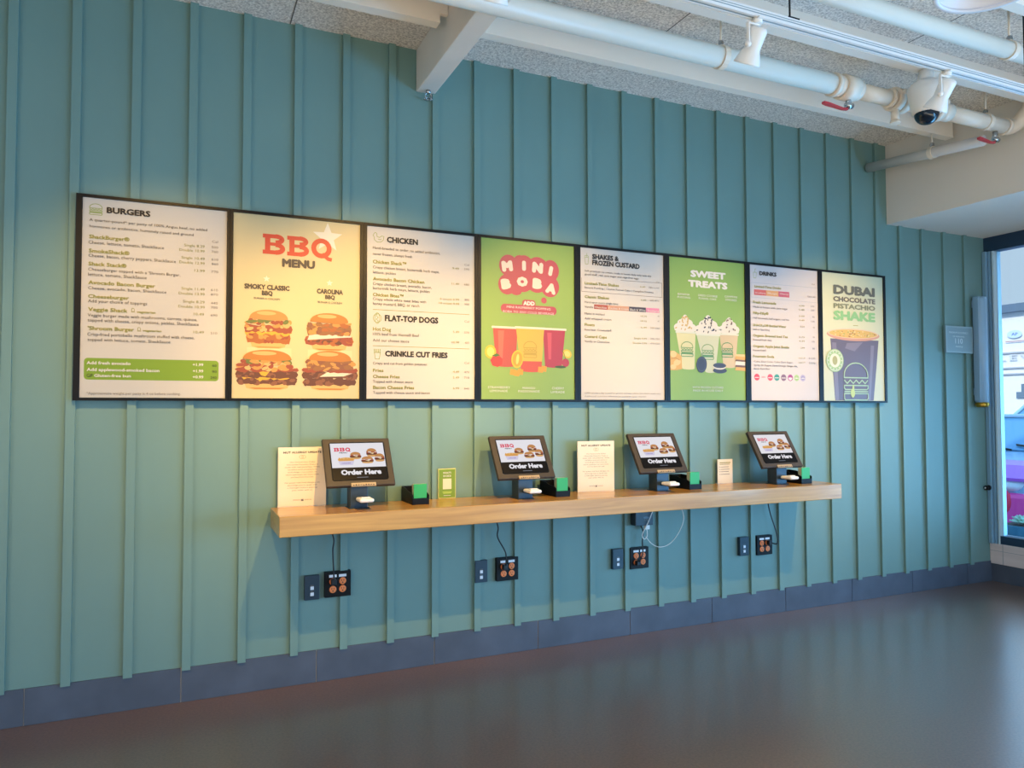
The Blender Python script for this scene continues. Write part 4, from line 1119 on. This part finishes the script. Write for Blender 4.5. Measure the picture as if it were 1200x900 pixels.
# ---------------------------------------------------------------- corner fittings on the wall
t = thing('occupancy_sign', 'grey maximum occupancy plaque on the wall near the corner', 'sign', (5.725, -.0195, 1.914))
q = MB(); q.bbox(0, .335, -.014, 0, 0, .222, .002); q.build('plaque', mat('plaque_blue_grey', '#7e98a0', .4), t)
q = MB(); 
for a_ in ((.0, .335, .0, .012), (.0, .335, .21, .222), (.0, .012, .012, .21), (.323, .335, .012, .21)): q.box(a_[0], a_[1], -.017, -.0135, a_[2], a_[3])
q.build('rim', mat('plaque_rim', '#8fa9b0', .35), t)
S = Sheet(); PT = mat('plaque_letter', '#cfdde0', .4); S.T('MAXIMUM OCCUPANCY', 45, 160, 235, 15, PT, bold=.012); S.T('OF PERSONS', 88, 130, 145, 11, PT, bold=.012); S.T('110', 118, 78, 92, 42, PT, bold=-.004); S.T('PEOPLE', 122, 46, 88, 12, PT, bold=.012); S.build('plaque_lettering', t, (0, -.0146, 0))
t = thing('wall_tube', 'blue-grey vertical tube with a brass end fixed to the wall by the window', 'tube', (6.135, -.055, 1.465))
TUB = mat('tube_blue_grey', '#8db1cc', .3)
q = MB(); q.lathe([(.03, .93), (.046, .925), (.05, .9), (.05, .045), (.046, .04)], (0, 0, 0), (0, 0, 1), 24); q.bbox(-.05, -.0, -.02, .0345, .05, .93, .006); q.build('tube_body', TUB, t)
q = MB(); q.lathe([(.04, .0), (.046, .005), (.046, .042), (.03, .044)], (0, 0, 0), (0, 0, 1), 20)
for j in range(8): q.cyl((.045*math.cos(j*.785), .045*math.sin(j*.785), .022), (.052*math.cos(j*.785), .052*math.sin(j*.785), .022), .009, n=8)
q.build('brass_end', BRASS, t)
q = MB(); q.bbox(-.03, .03, .03, .055, .84, .9, .003); q.bbox(-.03, .03, .03, .055, .1, .16, .003); q.build('wall_bracket', TUB, t)
t = thing('door_knob_stop', 'small dark round stop on the window jamb', 'stop', (6.2495, -.02, .785))
q = MB(); q.lathe([(.022, 0), (.022, .008), (.012, .014), (.012, .03), (.02, .034), (.02, .045), (.012, .05)], (0, 0, 0), (-1, 0, -.0), 16); q.build('stop_body', BLACKM, t)
q = MB(); q.lathe([(.011, .05), (.009, .056), (.002, .058)], (0, 0, 0), (-1, 0, 0), 12); q.build('stop_tip', CHROME, t)

# ---------------------------------------------------------------- services under the ceiling
def ring_hanger(pipe, x, y, zp, rp, axis, ztop):
    """clevis ring, drop rod and nut holding a pipe: a part of that pipe"""
    O_ = Vector((x, y, zp))-pipe.location; q = MB(); n = 20; v = []; fs = []; w_ = .016
    for k_ in range(n+1):
        a_ = 2*math.pi*k_/n
        for s_, rr in ((-1, rp), (1, rp), (1, rp+.006), (-1, rp+.006)):
            c_, z_ = rr*math.cos(a_), rr*math.sin(a_)
            v.append(O_+Vector((s_*w_, c_, z_) if axis == 'x' else (c_, s_*w_, z_)))
    for k_ in range(n):
        for j in range(4): fs.append((k_*4+j, k_*4+(j+1) % 4, (k_+1)*4+(j+1) % 4, (k_+1)*4+j))
    q.add(v, fs); q.cyl(O_+Vector((0, 0, rp+.004)), O_+Vector((0, 0, ztop-zp)), .006, n=8)
    h = q.build('hanger', PIPEW, pipe)
    q = MB(); q.lathe([(.014, 0), (.016, .006), (.016, .02), (.009, .03)], O_+Vector((0, 0, rp+.004)), (0, 0, 1), 6, smooth=False); q.build('swivel_nut', CHROME, h)
PY = -1.02; PZ = 3.318; RP = .056
t = thing('sprinkler_pipe', 'thick white pipe running along the ceiling with a coupling and elbow', 'pipe', (-3, PY, PZ))
O = Vector((-3, PY, PZ)); L = lambda *p: Vector(p)-O
q = MB(); q.cyl(L(XL+.02, PY, PZ), L(3.44, PY, PZ), RP, n=24); q.build('main_run', PIPEW, t)
q = MB(); q.cyl(L(3.6, PY, PZ), L(3.9, PY, PZ), .046, n=20); q.build('reduced_run', PIPEW, t)
q = MB(); q.cyl(L(4.3, PY, PZ), L(4.94, PY, PZ), .048, n=20)
q.build('end_run', PIPEW, t)
for x0_, x1_, r_ in ((3.40, 3.43, .066), (3.43, 3.47, .060), (3.47, 3.57, .072), (3.57, 3.61, .058), (3.86, 3.89, .056), (3.895, 3.94, .07), (3.955, 4.0, .07), (4.0, 4.03, .052), (4.21, 4.25, .066), (4.26, 4.31, .07), (4.31, 4.4, .056)):
    q = MB(); q.cyl(L(x0_, PY, PZ), L(x1_, PY, PZ), r_, n=20)
    if x0_ in (3.895, 3.955, 4.26): q.cyl(L((x0_+x1_)/2, PY-.06, PZ+.02), L((x0_+x1_)/2, PY-.085, PZ+.02), .016, n=8)
    q.build('coupling', PIPEW, t)
q = MB(); q.cyl(L(3.92, PY, PZ-.06), L(3.92, PY, PZ-.13), .024, n=12); q.cyl(L(3.92, PY, PZ-.13), L(3.92, PY, PZ-.145), .03, n=12); q.build('drain_plug', PIPEW, t)
q = MB(); q.cyl(L(3.94, PY, PZ), L(4.3, PY, PZ), .047, n=16); q.build('middle_run', PIPEW, t)
for xv, dx in ((3.53, -.2), (4.86, -.17)):
    q = MB(); q.cyl(L(xv, PY, PZ-.05), L(xv, PY, PZ-.10), .016, n=12); q.cyl(L(xv-.02, PY-.0, PZ-.10), L(xv+.03, PY, PZ-.10), .016, n=12); q.sphere(L(xv, PY, PZ-.10), .022); q.build('valve', CHROME, t)
    q = MB(); z_ = PZ-.105; q.add([L(xv-.01, PY-.008, z_-.02), L(xv-.01, PY+.008, z_-.02), L(xv-.05, PY+.008, z_-.024), L(xv+dx*.85, PY+.014, z_-.015), L(xv+dx, PY+.010, z_-.012), L(xv+dx, PY-.010, z_-.012), L(xv+dx*.85, PY-.014, z_-.015), L(xv-.05, PY-.008, z_-.024)], [tuple(range(8))])
    o = q.build('valve_handle', RED, t); m = o.modifiers.new('thick', 'SOLIDIFY'); m.thickness = .012; m.offset = 0
ring_hanger(t, 2.60, PY, PZ, RP+.0005, 'x', ZC)
ring_hanger(t, 4.766, PY, PZ, .0485, 'x', ZC)
t = thing('riser_pipe', 'white elbow pipe bending up to the ceiling at the right end of the thick pipe', 'pipe', (4.945, PY, PZ)); O = Vector((4.945, PY, PZ))
q = MB(); q.tube([p-O for p in curve_pts([(4.945, PY, PZ), (5.0, PY, PZ), (5.05, PY-.02, PZ+.025), (5.068, PY-.07, PZ+.08), (5.068, PY-.2, ZC-.003)])], .048, 16); q.build('elbow', PIPEW, t)
q = MB(); q.cyl((.0, 0, 0), (.03, 0, 0), .054, n=18); q.build('collar', PIPEW, t)
t = thing('branch_pipe', 'thin grey-white pipe running into the teal wall in front of the bulkhead', 'pipe', (4.89, -.0195, 3.335))
q = MB(); q.cyl((0, 0, 0), (-.028, -.92, -.097), .036, n=18); q.build('pipe_run', mat('branch_pipe_paint', '#cfcbc6', .45), t)
ring_hanger(t, 4.874, -.565, 3.335-.0575, .0375, 'y', 3.416)
t = thing('ceiling_pipe', 'white pipe along the ceiling above the light track, at the top right', 'pipe', (-3, -1.69, 3.32))
q = MB(); q.cyl((XL+3.02, 0, 0), (5.2+3, 0, 0), .043, n=20); q.build('main_run', PIPEW, t)
ring_hanger(t, 3.93, -1.69, 3.32, .0435, 'x', ZC)
t = thing('security_camera', 'white dome security camera under the thick ceiling pipe', 'camera', (3.93, -1.218, 3.13))
q = MB(); q.lathe([(.062, .03), (.078, .035), (.085, .07), (.1, .15), (.098, .19), (.07, .215), (.02, .22)], (0, 0, 0), (0, 0, 1), 28); q.cyl((0, 0, .2), (.0, .0, .2805), .04, n=14); q.build('housing', WHITEPL, t)
q = MB(); q.sphere((0, 0, .03), .066, 20, 14, sc=(1, 1, .95)); q.build('dark_dome', mat('smoked_dome', '#15222f', .08), t)
t = thing('fire_sprinkler', 'small chrome sprinkler head under the end of the timber beam', 'sprinkler', (1.288, -.05, 3.2955))
q = MB(); q.cyl((0, 0, 0), (0, 0, -.02), .014, n=12); q.build('fitting', CHROME, t)
q = MB()
for s_ in (-1, 1): q.tube(curve_pts([(s_*.008, 0, -.018), (s_*.02, 0, -.03), (s_*.008, 0, -.048)], 4), .003, 6)
q.build('frame_arms', CHROME, t)
q = MB(); q.cyl((0, 0, -.048), (0, 0, -.051), .01, n=12)
for j in range(12):
    a_ = j*math.pi/6; q.box(-.001, .001, -.001, .001, -.05, -.0495); q.cyl((.008*math.cos(a_), .008*math.sin(a_), -.05), (.026*math.cos(a_), .026*math.sin(a_), -.052), .003, n=6)
q.build('deflector', CHROME, t)

# pendant shade, only its lower rim in the picture
t = thing('pendant_shade', 'round white pendant shade at the top right edge, seen from below', 'pendant', (2.871, -2.271, 3.1))
q = MB(); q.lathe([(.196, 0), (.19, .012), (.165, .07), (.11, .12), (.04, .15), (.03, .2)], (0, 0, 0), (0, 0, 1), 40, caps=False); o = q.build('shade', mat('pendant_white', '#e4e2e6', .4), t); m = o.modifiers.new('thick', 'SOLIDIFY'); m.thickness = .006; m.offset = -1
q = MB(); q.lathe([(.197, -.004), (.2, .0), (.199, .006), (.178, .006), (.177, .0), (.18, -.004), (.197, -.004)], (0, 0, 0), (0, 0, 1), 40, caps=False); q.build('rim', mat('pendant_white', '#e4e2e6', .4), t)
q = MB(); q.cyl((0, 0, .19), (0, 0, ZC-3.1), .012, n=10); q.build('stem', WHITEPL, t)

# light track on drop rods, with its spotlights
TY = -1.81; TZ = 3.03
t = thing('light_track', 'long white light track hung below the ceiling parallel to the wall', 'light track', (0, TY, TZ))
q = MB(); xa, xb = -3.5, 5.05
q.box(xa, xb, -.018, .018, .004, .034, 0); q.box(xa, xb, -.019, -.0175, .012, .016, 1); q.box(xa, xb, -.019, -.0175, .022, .025, 1); q.box(xa, xb, -.018, -.007, 0, .004, 0); q.box(xa, xb, .007, .018, 0, .004, 0); q.box(xa, xb, -.007, .007, .0035, .0045, 1)
q.build('rail', [ALU, ALUD], t)
for x in (-2.3, -.7, .75, 2.29, 3.85):
    q = MB(); q.cyl((x, 0, .036), (x, 0, ZC-TZ), .004, n=8); q.bbox(x-.025, x+.035, -.021, .021, .033, .038, .001); q.build('drop_rod', BLACKM, t)
HX = [-.05, .98, 2.115, 3.262, 4.4]
HL = ['white track spotlight above the burger board, left of the timber beam', 'white track spotlight cut by the top edge beside the timber beam', 'white track spotlight in the middle of the track, in front of the thick pipe', 'white track spotlight just above the security camera', 'white track spotlight at the right end of the track']
def make_head(label):
    t = thing('track_spotlight', label, 'spotlight', (0, TY, TZ), 'white track spotlights')
    q = MB(); q.cyl((0, 0, .002), (0, 0, -.022), .02, n=16); q.bbox(-.016, .016, -.03, .03, -.008, .0005, .002); q.build('adapter', WHITEPL, t)
    q = MB(); q.bbox(-.052, -.044, -.008, .008, -.115, -.022, .002); q.bbox(-.052, .006, -.008, .008, -.03, -.022, .002); q.sphere((-.05, 0, -.112), .013, 10, 8); q.build('yoke_arm', WHITEPL, t)
    d = Vector((0, .50, -.78)).normalized(); o = Vector((0, -.012, -.038))
    q = MB(); q.lathe([(.024, .0), (.033, .005), (.037, .016), (.034, .072), (.033, .084), (.042, .104), (.054, .136), (.054, .142), (.050, .142), (.032, .092)], o, d, 24, caps=True); q.build('lamp_body', WHITEPL, t)
    q = MB(); q.cyl(o+d*.094, o+d*.099, .031, n=20); q.build('lamp_lens', mat('lit_lens', '#ffe2b0', .3, emit=6.0), t)
    return t
h0 = make_head(HL[0]); heads = [h0]+[copy_tree(h0) for _ in HX[1:]]
for i, x in enumerate(HX):
    t = heads[i]; t.location = (x, TY, TZ); t['label'] = HL[i]
    ld = bpy.data.lights.new('spot_beam', 'SPOT'); ld.energy = SPOT_W*SPOT_K[i]; ld.color = SPOT_COL; ld.spot_size = SPOT_SIZE; ld.spot_blend = SPOT_BLEND; ld.shadow_soft_size = .02
    lo = bpy.data.objects.new('spot_beam', ld); COL.objects.link(lo); lo.parent = t; d = Vector((0, .50, -.78)).normalized(); lo.location = Vector((0, -.012, -.038))+d*.146
    lo.rotation_euler = Vector((0, SPOT_AIM[0], SPOT_AIM[1])).to_track_quat('-Z', 'Y').to_euler()
bpy.data.objects.remove(_TO, do_unlink=True)
